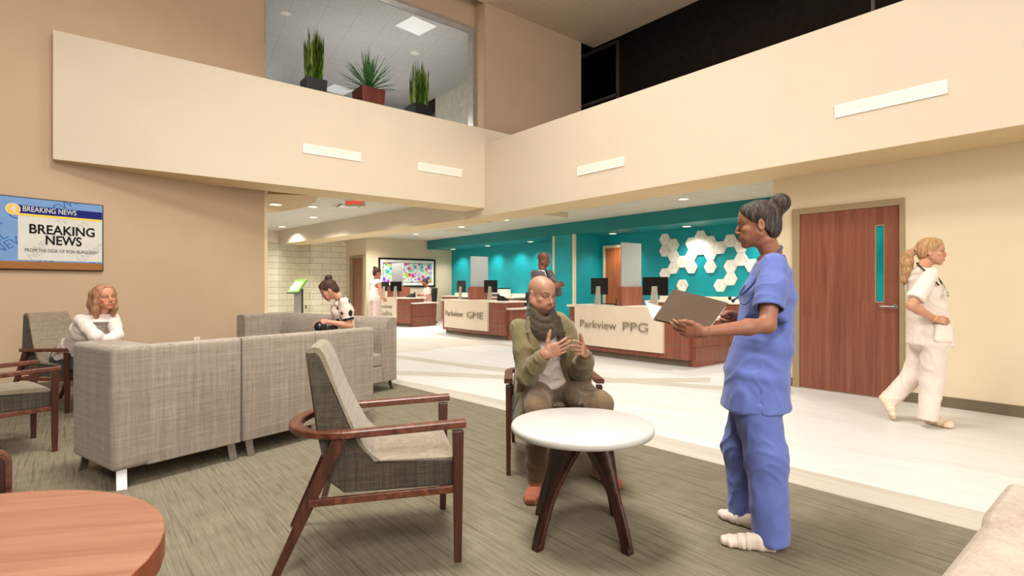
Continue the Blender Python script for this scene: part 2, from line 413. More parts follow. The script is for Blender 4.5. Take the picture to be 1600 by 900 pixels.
struct('wall_upper_far', MB().box(x0-3, 12, 18.8, 19, 4, zu).box(x0-3.1, x0-3, YW+.2, 19, 4, zu), M_upcream)
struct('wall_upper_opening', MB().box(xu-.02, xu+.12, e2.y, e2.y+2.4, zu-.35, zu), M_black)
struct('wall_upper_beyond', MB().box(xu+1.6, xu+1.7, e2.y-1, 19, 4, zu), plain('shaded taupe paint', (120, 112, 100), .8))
struct('floor_upper', MB().box(x0-3, 10, YW-.28, 19, 4.0, 4.1), plain('upper floor', (110, 104, 96), .8))
# atrium ceiling and the dark glazing beyond it
zA = 7.2; va = C(927.5, 75, F*(zA-H)/(HZ-75))
struct('ceiling_atrium', MB().box(-9, va.x, -7, va.y, zA, zA+.1), M_aceil)
XD = 12.2
struct('wall_dark', MB().box(XD, XD+.1, -7, onX(966, 100, XD).y, 3.5, 11), M_darkwall)
struct('wall_dark_beyond', MB().box(XD+1.6, XD+1.7, -7, 16, 3.5, 12).box(9.6, 14.6, 14, 14.1, 3.5, 12).box(9.55, 9.67, 9.2, 14, 3.5, 12).box(9.5, 14.6, 9, 14, 3.4, 3.5).box(va.x-.5, 14.6, -7, 14, 11.9, 12), M_black)
M_mull = plain('dark bronze mullion', (124, 108, 94), .5, .2)
gl = tag(bpy.data.objects.new('window_2', None), kind='structure'); COL.objects.link(gl)
ya = onX(966, 100, XD).y; yb2 = onX(906, 150, XD).y
zl = onX(966, 147, XD).z; zl2 = onX(966, 64, XD).z
obj('window_frame', MB().box(XD-.05, XD+.05, ya-.03, ya+.04, 3.5, zl2).box(XD-.05, XD+.05, ya, yb2+.4, zl-.05, zl+.03).box(XD-.05, XD+.05, ya, yb2+.4, zl2-.03, zl2+.03).box(XD-.05, XD+.05, yb2, yb2+.08, 3.5, zl2), M_mull, gl)
ym = onX(1365, 10, XD).y
tag(obj('trim_8', MB().box(XD-.05, XD, ym-.03, ym+.03, 3.5, 9), plain('pale mullion', (150, 140, 128), .4, .3)), kind='structure')
struct('floor_balcony', MB().box(7.05, XD, -7, 9.14, 3.2, 3.3), M_black)
# closing walls behind the viewer
struct('wall_front', MB().box(-9, 12, -7.2, -7, 0, 7.3), M_cream)
struct('wall_side', MB().box(-9.2, -9, -7, 8, 0, 7.3), M_tan)
# ================================================================ light
def area(name, loc, size, power, color=(1, .972, .915), rot=(0,0,0), sy=None, spread=None):
    l = bpy.data.lights.new(name, 'AREA'); l.energy = power; l.color = color; l.size = size
    if sy: l.shape = 'RECTANGLE'; l.size_y = sy
    if spread: l.spread = spread
    o = bpy.data.objects.new(name, l); COL.objects.link(o); o.location = loc; o.rotation_euler = rot; return o
def aim(o, target):
    d = Vector(target)-o.location; o.rotation_euler = d.to_track_quat('-Z', 'Y').to_euler(); return o
def spot(name, loc, power, angle=100, blend=.8, color=(1, .84, .64), radius=.08):
    l = bpy.data.lights.new(name, 'SPOT'); l.energy = power; l.color = color; l.spot_size = math.radians(angle); l.spot_blend = blend; l.shadow_soft_size = radius
    o = bpy.data.objects.new(name, l); COL.objects.link(o); o.location = loc; return o
W = (1, .972, .915)
area('atrium lamp', (1.2, 3.0, 7.1), 1.6, 370, W, spread=math.radians(146))
aim(area('atrium wash lamp', (-2.0, -2.0, 6.6), 2.5, 230, W, spread=math.radians(110)), (4.0, 6.5, 1.0))
area('lobby lamp', (3.8, 5.2, 7.1), 2.5, 150, W, spread=math.radians(130))
aim(area('rear fill lamp', (0.5, -4.5, 3.7), 4.5, 540, W), (3.8, 5, 1.9))  # added fill behind the viewer to brighten front surfaces; no such lamp known
area('ceiling fill lamp', (7.7, 4.5, 3.8), .5, 60, W, rot=(PI, 0, 0), sy=7)  # added uplight hidden behind the balcony front, brightens the atrium ceiling
# the fixtures below carry the rest of the light
w = bpy.data.worlds.new('world'); scene.world = w; w.use_nodes = True
w.node_tree.nodes['Background'].inputs[0].default_value = (*lin((255, 248, 240)), 1); w.node_tree.nodes['Background'].inputs[1].default_value = .12
# ---------------------------------------------------------------- camera
cd = bpy.data.cameras.new('camera'); cam = bpy.data.objects.new('camera', cd); COL.objects.link(cam)
cd.sensor_width = 36; cd.sensor_fit = 'HORIZONTAL'; cd.lens = 36*F/1600; cd.shift_y = -(450-HZ)/1600; cd.clip_start = .05; cd.clip_end = 200
cam.location = (0, 0, H); cam.rotation_euler = (PI/2, 0, -TH)
scene.camera = cam
scene.view_settings.view_transform = 'Standard'
scene.view_settings.look = 'None'; scene.view_settings.exposure = -0.07; scene.view_settings.gamma = 1.0
scene.cycles.max_bounces = 8; scene.cycles.diffuse_bounces = 5; scene.cycles.glossy_bounces = 4; scene.cycles.transparent_max_bounces = 8
scene.cycles.use_denoising = True; scene.cycles.sample_clamp_indirect = 6
# ================================================================ doors
def door_right():
    d = tag(bpy.data.objects.new('door_1', None), kind='structure'); COL.objects.link(d)
    X = 7.05
    ya = onX(1240, 600, X).y; yb = onX(1414.5, 600, X).y; zt = onX(1414, 309, X).z
    ia = onX(1250.5, 600, X).y; ib = onX(1406.5, 600, X).y; zi = onX(1406, 320.5, X).z
    obj('door_frame', MB().box(X-.035, X+.02, ia, ya, 0, zt).box(X-.035, X+.02, yb, ib, 0, zt).box(X-.035, X+.02, ib, ia, zi, zt), M_frame, d, bevel=.004)
    # leaf with a slot for the vision panel
    wa = onX(1370, 400, X).y; wb = onX(1381.5, 400, X).y; w0 = onX(1375, 471, X).z; w1 = onX(1375, 353, X).z
    lf = obj('door_leaf', MB().box(X-.015, X, ib, wb, .012, zi).box(X-.015, X, wa, ia, .012, zi).box(X-.015, X, wb, wa, .012, w0).box(X-.015, X, wb, wa, w1, zi), M_doorwood, d)
    gm = NT('teal tinted glass'); gm.col(gm.ramp(gm.noise(gm.coord((3, 3, 1.5)), 2, 2), [(.4, (0, 118, 120)), (.6, (10, 140, 140))])); gm.set(Roughness=.12)
    obj('vision_panel', MB().box(X-.008, X-.002, wb, wa, w0, w1), gm.m, lf)
    obj('panel_bead', MB().box(X-.02, X-.012, wa, wa+.012, w0-.01, w1+.01).box(X-.02, X-.012, wb-.006, wb, w0-.01, w1+.01).box(X-.02, X-.012, wb, wa, w0-.012, w0).box(X-.02, X-.012, wb, wa, w1, w1+.012), M_frame, lf)
    hp = onX(1399, 479, X); hy, hz = hp.y, hp.z
    Mx = Matrix.Translation((X-.016, hy, hz)) @ Matrix.Rotation(-PI/2, 4, 'Y')
    hd = obj('door_handle', MB().lathe([(.03, 0), (.03, .008), (.026, .012)], 24, Mx).tube([(X-.02, hy, hz), (X-.065, hy, hz), (X-.07, hy+.01, hz), (X-.07, hy+.125, hz)], .009, 10), M_chrome, d)
    autosmooth(hd)
    struct('baseboard_right', MB().box(X-.012, X+.01, -6, yb-.002, 0, .11), M_base)
    struct('baseboard_right', MB().box(X-.012, X+.01, ya+.002, 3.28, 0, .11), M_base)
door_right()
def niche_door():
    d = tag(bpy.data.objects.new('door_2', None), kind='structure'); COL.objects.link(d)
    X = XN; ya = onX(943.5, 420, X).y; ia = onX(946.8, 420, X).y; zt = onX(946, 384, X).z; zi = onX(950, 388, X).z
    ib = ia-.95; yb = ib-.06
    obj('door_frame', MB().box(X-.04, X, ia, ya, 0, zt).box(X-.04, X, yb, ib, 0, zt).box(X-.04, X, ib, ia, zi, zt), M_creamtrim, d)
    obj('door_leaf', MB().box(X-.02, X, ib, ia, .01, zi), wood('niche door veneer', (142, 70, 36), (176, 98, 56), (196, 120, 74), 'z', .9, .4), d)
niche_door()
def corridor_door():
    d = tag(bpy.data.objects.new('door_3', None), kind='structure'); COL.objects.link(d)
    X = XW; ya = onX(547.5, 420, X).y; yb = onX(569, 420, X).y; ia = onX(552, 420, X).y; ib = onX(567, 420, X).y
    zt = onX(560, 399.7, X).z; zi = onX(560, 403.5, X).z
    obj('door_frame', MB().box(X-.04, X, ia, ya, 0, zt).box(X-.04, X, yb, ib, 0, zt).box(X-.04, X, ib, ia, zi, zt), M_frame, d)
    lf = obj('door_leaf', MB().box(X-.015, X, ib, ia, .01, zi), M_doorwood, d)
    m = (ia+ib)/2
    obj('vision_panel', MB().box(X-.02, X-.014, ia-.55, ia-.43, 1.0, 1.85), plain('dim glass', (150, 96, 76), .2), lf)
corridor_door()
# ================================================================ grilles on the balcony fronts
def grille(p, xdir, n, w, h, label):
    """p centre on the face, xdir along, n outward"""
    t = thing('air_grille', label, 'air vent', p, math.atan2(xdir.y, xdir.x), 'white slot grilles on the balcony fronts')
    f = .014
    m = plain('white grille enamel', (250, 240, 228), .5, var=.005)
    obj('grille_frame', MB().box(-w/2, w/2, -.014, 0, h/2-f, h/2).box(-w/2, w/2, -.014, 0, -h/2, -h/2+f).box(-w/2, -w/2+f, -.014, 0, -h/2+f, h/2-f).box(w/2-f, w/2, -.014, 0, -h/2+f, h/2-f), m, t)
    obj('duct_backing', MB().box(-w/2+f, w/2-f, -.003, 0, -h/2+f, h/2-f), plain('pale grey duct', (200, 191, 183), .8), t)
    k = 9; st = (h-2*f)/k
    for i in range(k):
        z = -h/2+f+st*(i+.5)
        obj('slat', MB().box(-w/2+f, w/2-f, -.012, -.003, z-st*.40, z+st*.38), m, t)
def grille_left(a, b, yt, yb_, label):
    P = onY(a, yt, YL); Q = onY(b, yt, YL); z0 = onY((a+b)/2, yb_, YL).z; z1 = onY((a+b)/2, yt, YL).z
    grille(((P.x+Q.x)/2, YL-.001, (z0+z1)/2), U(1, 0), None, Q.x-P.x, z1-z0, label)
grille_left(473, 563, 231.5, 245.5, 'long white slot grille on the left balcony front, farther from the inner corner')
grille_left(653, 721, 259, 271.5, 'short looking white slot grille on the left balcony front, next to the inner corner')
def grille_right(a, b, yt, yb_, label):
    P = onX(a, yt, XR); Q = onX(b, yt, XR); z0 = onX((a+b)/2, yb_, XR).z; z1 = onX((a+b)/2, yt, XR).z
    grille((XR-.001, (P.y+Q.y)/2, (z0+z1)/2), U(0, -1), None, P.y-Q.y, z1-z0, label)
grille_right(903, 975, 253, 267, 'white slot grille on the right balcony front, nearer the inner corner')
grille_right(1305, 1481, 145, 165.5, 'largest white slot grille on the right balcony front, above the wooden door')
# ================================================================ ceiling fittings
M_glow = NT('warm lamp diffuser'); M_glow.set(Roughness=.5); M_glow.b.inputs['Emission Color'].default_value = (*lin((255, 236, 206)), 1); M_glow.b.inputs['Emission Strength'].default_value = 3.0
M_glow.col(M_glow.ramp(M_glow.noise(M_glow.coord(), 8), [(.4, (250, 240, 224)), (.6, (255, 248, 236))])); M_glow = M_glow.m
M_trimw = plain('white lamp trim', (236, 230, 220), .4)
def downlight(p, label, group, r=.085, power=0, angle=110, tilt=None, radius=.05):
    t = thing('downlight', label, 'ceiling light', p, 0, group)
    n = 28; a = [2*PI*k/n for k in range(n)]
    mb = MB().add([(r*math.cos(x), r*math.sin(x), 0) for x in a]+[(r*math.cos(x), r*math.sin(x), -.012) for x in a]+[(r*.84*math.cos(x), r*.84*math.sin(x), -.012) for x in a]+[(r*.84*math.cos(x), r*.84*math.sin(x), 0) for x in a],
        [(i+q*n, (i+1) % n+q*n, (i+1) % n+((q+1) % 4)*n, i+((q+1) % 4)*n) for q in range(4) for i in range(n)])
    obj('trim_ring', mb, M_trimw, t)
    obj('lamp_diffuser', MB().lathe([(r*.83, -.009), (r*.83, -.003)], 28), M_glow, t)
    if power:
        l = bpy.data.lights.new('downlight lamp', 'SPOT'); l.energy = power; l.color = (1, .972, .915); l.spot_size = math.radians(angle); l.spot_blend = .9; l.shadow_soft_size = radius
        o = bpy.data.objects.new('downlight lamp', l); COL.objects.link(o); o.location = (p[0], p[1], p[2]-.05)
        if tilt: o.rotation_euler = tilt
    return t
def pz(px, py, z): return C(px, py, F*(z-H)/(HZ-py))
words = ['first', 'second', 'third', 'fourth', 'fifth', 'sixth', 'seventh', 'eighth', 'ninth', 'tenth']
# niche soffit
for i, (px, py) in enumerate([(708, 388), (762, 382.5), (829, 375.7), (957.5, 363), (1073, 351.5)]):
    p = pz(px, py, zn); p.x = XN-.42
    q = C(px, py, 1); k = (px-800)/F; t_ = (XN-.42)/(k*cs+sn); p = C(px, py, t_); p.z = zn
    downlight(p, 'lit round downlight in the teal soffit, %s from the left' % words[i], 'downlights along the teal soffit', .1, 75, 130)
for y_, lab in ((5.2, None), (4.0, None), (13.0, None)): spot('niche lamp', (XN-.42, y_, zn-.05), 75, 130, .9, (1, .972, .915), .05)
# reception ceiling
for i, (px, py) in enumerate([(650, 365.5), (721, 354), (790, 343.4), (1068, 310.5)]):
    downlight(pz(px, py, zc), 'flush round downlight in the tiled reception ceiling, %s from the left' % words[i], 'downlights in the reception ceiling', .1, 170, 150)
for x_, y_ in ((8.4, 4.6), (8.6, 8.6), (9.0, 15.2), (7.7, 16.0)): spot('reception lamp', (x_, y_, zc-.06), 190, 150, .9, (1, .972, .915), .1)
# corridor ceiling
for i, (px, py) in enumerate([(489, 322.5), (489.5, 339), (441, 354)]):
    downlight(pz(px, py, 3.07), 'flush round downlight in the corridor tile ceiling, %s' % ['nearest the caramel cloud', 'middle of three', 'farthest back by the beam'][i], 'downlights in the corridor ceiling', .11, 210, 150)
downlight(pz(430.5, 319, 2.8), 'round downlight in the caramel coloured cloud ceiling', None, .12, 60, 140)
for x_, y_ in ((5.2, 11.5), (4.9, 14.8), (3.0, 15)): spot('corridor lamp', (x_, y_, 3.0), 190, 150, .9, (1, .972, .915), .1)
# supply diffuser, exit sign
t = thing('ceiling_diffuser', 'square white ceiling air diffuser below the red exit sign', 'air vent', pz(545, 321, 3.07), math.radians(-8))
obj('diffuser_frame', MB().box(-.3, .3, -.3, -.26, -.02, 0).box(-.3, .3, .26, .3, -.02, 0).box(-.3, -.26, -.26, .26, -.02, 0).box(.26, .3, -.26, .26, -.02, 0), M_trimw, t)
obj('diffuser_face', MB().box(-.2, .2, -.2, .2, -.03, -.02), M_trimw, t)
obj('diffuser_throat', MB().box(-.26, .26, -.26, .26, -.006, -.001), plain('grey throat', (120, 112, 100), .8), t)
p = pz(555, 312, 3.07)
t = thing('exit_sign', 'red lettered exit sign hanging below the corridor ceiling', 'exit sign', (p.x, p.y, 3.07), -TH)
S_ = C(555, 314, (p.x*sn+p.y*cs)).z
obj('sign_panel', MB().box(-.2, .2, -.012, .012, S_-3.07-.11, S_-3.07+.11), plain('clear pale acrylic', (206, 194, 168), .2), t)
obj('sign_mount', MB().box(-.22, .22, -.03, .03, -.03, 0), M_trimw, t)
me = text_mesh('EXIT', .18, .004, font_bold=.008); me.transform(Matrix.Translation((0, -.016, S_-3.07)) @ Matrix.Rotation(PI/2, 4, 'X'))
s = NT('exit red'); s.col((235, 40, 36)); s.b.inputs['Emission Color'].default_value = (*lin((255, 50, 44)), 1); s.b.inputs['Emission Strength'].default_value = .8
link('sign_letters', me, s.m, t)
# reception ceiling return grille
t = thing('ceiling_diffuser', 'grey slotted return grille in the tiled reception ceiling left of the inner corner', 'air vent', pz(717, 360, zc), 0)
obj('grille_plate', MB().box(-.3, .3, -.3, .3, -.012, 0), plain('grey cream grille', (196, 184, 160), .7), t)
# upper office fittings
def panel(px, py, lab):
    t = thing('light_panel', lab, 'ceiling light', pz(px, py, zu), math.radians(8))
    obj('panel_frame', MB().box(-.32, .32, -.32, -.3, -.012, 0).box(-.32, .32, .3, .32, -.012, 0).box(-.32, -.3, -.3, .3, -.012, 0).box(.3, .32, -.3, .3, -.012, 0), M_trimw, t)
    s = MATS.get('cool panel')
    if not s:
        n = NT('cool panel'); n.col((235, 236, 234)); n.b.inputs['Emission Color'].default_value = (1, 1, .97, 1); n.b.inputs['Emission Strength'].default_value = .3; s = MATS['cool panel'] = n.m
    obj('lamp_diffuser', MB().box(-.3, .3, -.3, .3, -.01, -.002), s, t)
panel(650, 40, 'square flush light panel in the upper office ceiling above the spiky plant')
panel(529, 140, 'square flush light panel low behind the spiky plant in the upper office')
for px, py, l in ((446.5, 20.5, 'round ceiling light behind the tall plant at left in the upper office'), (648, 83, 'round ceiling light under the square panel in the upper office')):
    t = thing('downlight', l, 'ceiling light', pz(px, py, zu), 0); obj('trim_ring', MB().lathe([(.1, -.012), (.1, 0)], 28), M_trimw, t)
for x_, y_ in ((4.5, 11.5), (6.5, 13.5), (3.5, 15.0), (6.0, 10.6)):
    l = bpy.data.lights.new('upper office lamp', 'POINT'); l.energy = 50; l.color = (1, .99, .97); l.shadow_soft_size = .15
    o = bpy.data.objects.new('upper office lamp', l); COL.objects.link(o); o.location = (x_, y_, 4.9)
# ================================================================ plants on the balcony ledge
def leaf(mb, base, d, L, w, bend, up=U(0,0,1), nseg=6, curl=0):
    d = d.normalized(); side = d.cross(up)
    side = side.normalized() if side.length > 1e-3 else U(1, 0, 0)
    pts = []
    for i in range(nseg+1):
        s_ = i/nseg; p = base+d*(L*s_)+U(0,0,-bend*s_*s_)
        ww = w*(.55+.9*s_-1.45*s_**2.2) if s_ < .999 else 0.0008
        ww = max(ww, .0008); n_ = side.cross(d)*(.25*ww)
        pts.append((p-side*ww/2, p-n_, p+side*ww/2))
    b = len(mb.v)
    for a, m_, c in pts: mb.v += [tuple(a), tuple(m_), tuple(c)]
    for i in range(nseg):
        q = b+i*3; mb.f += [(q, q+3, q+4, q+1), (q+1, q+4, q+5, q+2)]
M_snake = NT('snake plant leaf'); f = M_snake.noise(M_snake.coord((60, 60, 8)), 1, 3); M_snake.col(M_snake.ramp(f, [(.35, (24, 44, 14)), (.5, (66, 96, 28)), (.64, (140, 158, 60))])); M_snake.set(Roughness=.4); M_snake = M_snake.m
M_yucca = NT('yucca leaf'); f = M_yucca.noise(M_yucca.coord((30, 30, 30)), 1, 3); M_yucca.col(M_yucca.ramp(f, [(.35, (22, 62, 26)), (.5, (52, 106, 50)), (.66, (92, 148, 80))])); M_yucca.set(Roughness=.4); M_yucca = M_yucca.m
ledge = 4.340
def snake(px, ytop, pot_px, ypot, label):
    Yp = 8.95; P = onY(px, ypot, Yp); t = thing('potted_snake_plant', label, 'plant', (P.x, Yp, ledge), 0, 'plants on the balcony ledge')
    zt = P.z-ledge; w = (onY(px+pot_px, 100, Yp).x-P.x)
    obj('pot', MB().box(-w, w, -w, w, 0, zt).box(-w*.9, w*.9, -w*.9, w*.9, zt, zt-.02) if False else MB().hexa([(-w*.92,-w*.92,0),(w*.92,-w*.92,0),(w*.92,w*.92,0),(-w*.92,w*.92,0)], [(-w,-w,zt),(w,-w,zt),(w,w,zt),(-w,w,zt)]), plain('black planter glaze', (16, 17, 18), .45), t, bevel=.008)
    top = onY(px, ytop, Yp).z-ledge
    mb = MB(); r = random.Random(int(px))
    for i in range(84):
        a = r.uniform(0, 2*PI); q = r.uniform(0, .8)*w; d = U(math.cos(a)*.05, math.sin(a)*.05, 1)
        leaf(mb, U(q*math.cos(a), q*math.sin(a), zt-.02), d, (top-zt)*r.uniform(.62, 1.18)*(1-.2*q/w), r.uniform(.05, .08), 0, up=U(math.cos(a+1), math.sin(a+1), .1))
    fo = obj('foliage', mb, M_snake, t)
    for p in fo.data.polygons: p.use_smooth = True
snake(490, 49, 16, 126.5, 'tall upright snake plant in a black pot, leftmost on the balcony ledge')
snake(654, 98, 14, 167, 'tall upright snake plant in a black pot, rightmost on the balcony ledge')
Yp = 8.95; P = onY(576, 142, Yp)
t = thing('potted_yucca', 'spiky green plant in a red brown square pot on the balcony ledge', 'plant', (P.x, Yp, ledge), 0, 'plants on the balcony ledge')
zt = P.z-ledge; w = onY(594, 142, Yp).x-P.x
obj('pot', MB().hexa([(-w*.9,-w*.9,0),(w*.9,-w*.9,0),(w*.9,w*.9,0),(-w*.9,w*.9,0)], [(-w,-w,zt),(w,-w,zt),(w,w,zt),(-w,w,zt)]), wood('red brown planter', (62, 20, 14), (92, 32, 22), (116, 46, 32), 'z', 1.5, .5), t, bevel=.008)
mb = MB(); r = random.Random(5)
for i in range(110):
    a = r.uniform(0, 2*PI); el = r.uniform(.12, 1.45); d = U(math.cos(a)*math.cos(el), math.sin(a)*math.cos(el), math.sin(el))
    leaf(mb, U(0, 0, zt+.02)+d*.03, d, r.uniform(.48, .72)*(.85+.2*math.sin(el)), r.uniform(.026, .042), r.uniform(0, .1))
fo = obj('foliage', mb, M_yucca, t)
# ================================================================ television
def tv():
    a = onPl(-30, 310, T0, wn); tl = onPl(159.5, 321, T0, wn); br_ = onPl(157.5, 424, T0, wn)
    sR = (tl-T0).dot(wd); z1 = tl.z; z0 = br_.z; hh = z1-z0; ww = hh*1.78; sL = sR-ww
    t = thing('wall_tv', 'black framed television on the tan wall showing a news screen', 'television', TW((sL+sR)/2, 0, (z0+z1)/2), WA)
    # local x along the wall, -y towards the viewer
    obj('tv_body', MB().box(-ww/2, ww/2, -.045, -.001, -hh/2, hh/2), M_blackpl, t, bevel=.006)
    d = -.0455; W2, H2 = ww/2-.012, hh/2-.012
    def flat(n): return plain('screen '+n[0], n[1], .75, var=.02, emit=.12, spec=.2)
    def quad(mb, x0, x1, z0_, z1_, y): mb.box(x0, x1, y-.0004, y, z0_, z1_)
    scr = obj('screen', MB().box(-W2, W2, d-.001, d, -H2, H2), flat(('blue', (112, 146, 190))), t)
    # diagonal lettering behind the caption, cut to the screen
    fr_ = lambda fx: -W2+2*W2*fx
    fz = lambda f_: H2-2*H2*f_
    def put(me, x, z, y, rot, m, name):
        me.transform(Matrix.Translation((x, y, z)) @ Matrix.Rotation(PI/2, 4, 'X') @ Matrix.Rotation(rot, 4, 'Z'))
        bm = bmesh.new(); bm.from_mesh(me)
        for co, no in (((W2, 0, 0), (1, 0, 0)), ((-W2, 0, 0), (-1, 0, 0)), ((0, 0, H2), (0, 0, 1)), ((0, 0, -H2), (0, 0, -1))):
            bmesh.ops.bisect_plane(bm, geom=bm.verts[:]+bm.edges[:]+bm.faces[:], plane_co=co, plane_no=no, clear_outer=True)
        bm.to_mesh(me); bm.free(); return link(name, me, m, scr)
    mdb = flat(('deep blue', (58, 104, 160)))
    for i, (tx, fx, fy) in enumerate((('NEWS', .14, .12), ('NEL', .28, .42), ('NEWS', .42, .64), ('CHANNEL', .2, .75), ('NEWS', .6, .93), ('NEWS', .72, .08), ('TEAM', .92, .92))):
        put(text_mesh(tx, .14, .0002, font_bold=.0), fr_(fx), fz(fy), d-.0015, math.radians(35), mdb, 'background_lettering')
    def ring(x, z, r0, r1, m, name, y, par=scr):
        n = 40; vs = []
        for k in range(n):
            a_ = 2*PI*k/n
            vs += [(x+r0*math.cos(a_), y, z+r0*math.sin(a_)), (x+r1*math.cos(a_), y, z+r1*math.sin(a_))]
        return obj(name, MB().add(vs, [(2*i, 2*i+1, (2*i+3) % (2*n), (2*i+2) % (2*n)) for i in range(n)]), m, par)
    xl = fr_(.485); xr = W2-.004
    xl = W2-(onPl(159.5, 340, T0, wn)-onPl(26, 340, T0, wn)).dot(wd)+.012
    ring(xl-.01, fz(.2), .07, .085, mdb, 'background_emblem', d-.0015)
    zb = fz(.105); zb2 = fz(.22); zy = fz(.245)
    mw = flat(('white', (204, 201, 192)))
    obj('caption_card', MB().box(xl, xr, d-.003, d-.001, fz(.875), zy-.008), mw, scr)
    mg = flat(('pale grey', (186, 183, 174)))
    for tx, fx, fy in (('NEWS', .62, .62), ('NEWS', .82, .38), ('NEL', .56, .78), ('NEWS', .93, .72), ('TE', .72, .3)):
        put(text_mesh(tx, .1, .0002, font_bold=.003), fr_(fx), fz(fy), d-.0033, math.radians(38), mg, 'watermark_lettering')
    ring(fr_(.72), fz(.55), .05, .06, mg, 'watermark_emblem', d-.0034); ring(fr_(.86), fz(.8), .05, .06, mg, 'watermark_emblem', d-.0034)
    obj('title_bar', MB().box(xl-.03, xr, d-.004, d-.001, zb2, zb), flat(('navy', (26, 34, 104))), scr)
    obj('yellow_line', MB().box(xl-.03, xr, d-.004, d-.001, zy-.006, zb2), flat(('yellow', (232, 198, 84))), scr)
    obj('desk_strip', MB().box(-W2, xr+.002, d-.004, d-.001, -H2, fz(.895)), flat(('tan', (150, 100, 56))), scr)
    mk = flat(('ink', (12, 12, 14)))
    cx = (xl+xr)/2
    def line(s_, x, z, size, m, name, w, y=d-.0055):
        me = text_mesh(s_, size, .0003, font_bold=size*(.022 if size > .1 else (.008 if size > .06 else 0))); xs = [v.co.x for v in me.vertices]; k = w/(max(xs)-min(xs))
        me.transform(Matrix.Translation((x, y, z)) @ Matrix.Rotation(PI/2, 4, 'X') @ Matrix.Diagonal((k, 1, 1, 1))); link(name, me, m, scr)
    cw = xr-xl
    line('BREAKING', cx+.01, fz(.435), .155, mk, 'headline', cw*.78); line('NEWS', cx+.015, fz(.585), .155, mk, 'headline', cw*.43)
    line('FROM THE DESK OF RON BURGUNDY', cx+.01, fz(.735), .056, mk, 'byline', cw*.88)
    line('BREAKING NEWS', xl+cw*.36, fz(.155), .088, mw, 'title', cw*.62)
    e = obj('emblem_disc', MB().lathe([(.068, 0), (.068, .003)], 36, Matrix.Translation((xl-.045, d-.004, fz(.17))) @ Matrix.Rotation(PI/2, 4, 'X')), flat(('gold', (226, 178, 74))), scr)
    ring(xl-.045, fz(.17), .056, .064, mw, 'emblem_ring', d-.0075)
    line('4', xl-.045, fz(.17), .12, mw, 'emblem_numeral', .06, d-.008)
    return t
tv()
# ================================================================ outlets
def outlet(p, rz, lab, m):
    t = thing('wall_outlet', lab, 'outlet', p, rz)
    obj('cover_plate', MB().box(-.04, .04, -.008, 0, -.06, .06), m, t, bevel=.003)
    for z in (-.025, .025): obj('socket', MB().box(-.014, .014, -.0095, -.007, z-.012, z+.012), plain('outlet socket', (190, 182, 168), .5), t)
p = onPl(307.5, 533, T0, wn); outlet(p+wn*.001, WA, 'white outlet plate on the tan wall above the grey sofa back', plain('outlet white', (240, 232, 216), .4))
p = onY(478, 480, yb+.2); q = U(xb, yb); 
dd = (U(xc, yb+.55)-q).normalized(); nn = U(dd.y, -dd.x); nn = nn if nn.y < 0 else -nn
p = onPl(478, 480, q, nn); outlet(p+nn*.002, math.atan2(nn.x, -nn.y), 'small dark outlet on the ivory brick wall behind the polka dot woman', plain('outlet dark', (84, 74, 56), .5))
# picture on the far wall
a = onY(591, 403, YP); b = onY(679.5, 405.5, YP); c_ = onY(679.5, 448.5, YP)
w, h = b.x-a.x, b.z-c_.z
t = thing('framed_picture', 'wide black framed picture of bright flower blots on the far wall', 'picture', ((a.x+b.x)/2, YP-.002, (b.z+c_.z)/2), 0)
fw = .06
obj('picture_frame', MB().box(-w/2, w/2, -.04, 0, h/2-fw, h/2).box(-w/2, w/2, -.04, 0, -h/2, -h/2+fw).box(-w/2, -w/2+fw, -.04, 0, -h/2+fw, h/2-fw).box(w/2-fw, w/2, -.04, 0, -h/2+fw, h/2-fw), M_blackpl, t)
obj('mat_board', MB().box(-w/2+fw, w/2-fw, -.02, 0, -h/2+fw, h/2-fw), plain('white mat board', (244, 240, 230), .7), t)
s = NT('flower blots'); vz = s.n('ShaderNodeTexVoronoi'); vz.inputs['Scale'].default_value = 7.5; v = s.coord((1, .01, 1)); s.l(v, vz.inputs['Vector'])
hs = s.n('ShaderNodeHueSaturation'); hs.inputs['Color'].default_value = (*lin((220, 60, 120)), 1); sp = s.n('ShaderNodeSeparateColor'); s.l(vz.outputs['Color'], sp.inputs[0]); s.l(sp.outputs[0], hs.inputs['Hue'])
vz2 = s.n('ShaderNodeTexVoronoi'); vz2.inputs['Scale'].default_value = 17; s.l(v, vz2.inputs['Vector']); hs2 = s.n('ShaderNodeHueSaturation'); hs2.inputs['Color'].default_value = (*lin((230, 190, 90)), 1); sp2 = s.n('ShaderNodeSeparateColor'); s.l(vz2.outputs['Color'], sp2.inputs[0]); s.l(sp2.outputs[1], hs2.inputs['Hue'])
m1 = s.math('LESS_THAN', vz.outputs['Distance'], .48); m2 = s.math('LESS_THAN', vz2.outputs['Distance'], .42)
m3 = s.math('LESS_THAN', vz.outputs['Distance'], .14)
c1 = s.mix(m2, (236, 234, 216), hs2.outputs[0]); c2 = s.mix(m1, c1, hs.outputs[0]); s.col(s.mix(m3, c2, (60, 40, 80))); s.set(Roughness=.5)
obj('artwork', MB().box(-w/2+.17, w/2-.17, -.024, -.02, -h/2+.17, h/2-.17), s.m, t)
obj('inner_edge', MB().box(-w/2+.155, w/2-.155, -.022, -.019, -h/2+.155, h/2-.155), M_blackpl, t)
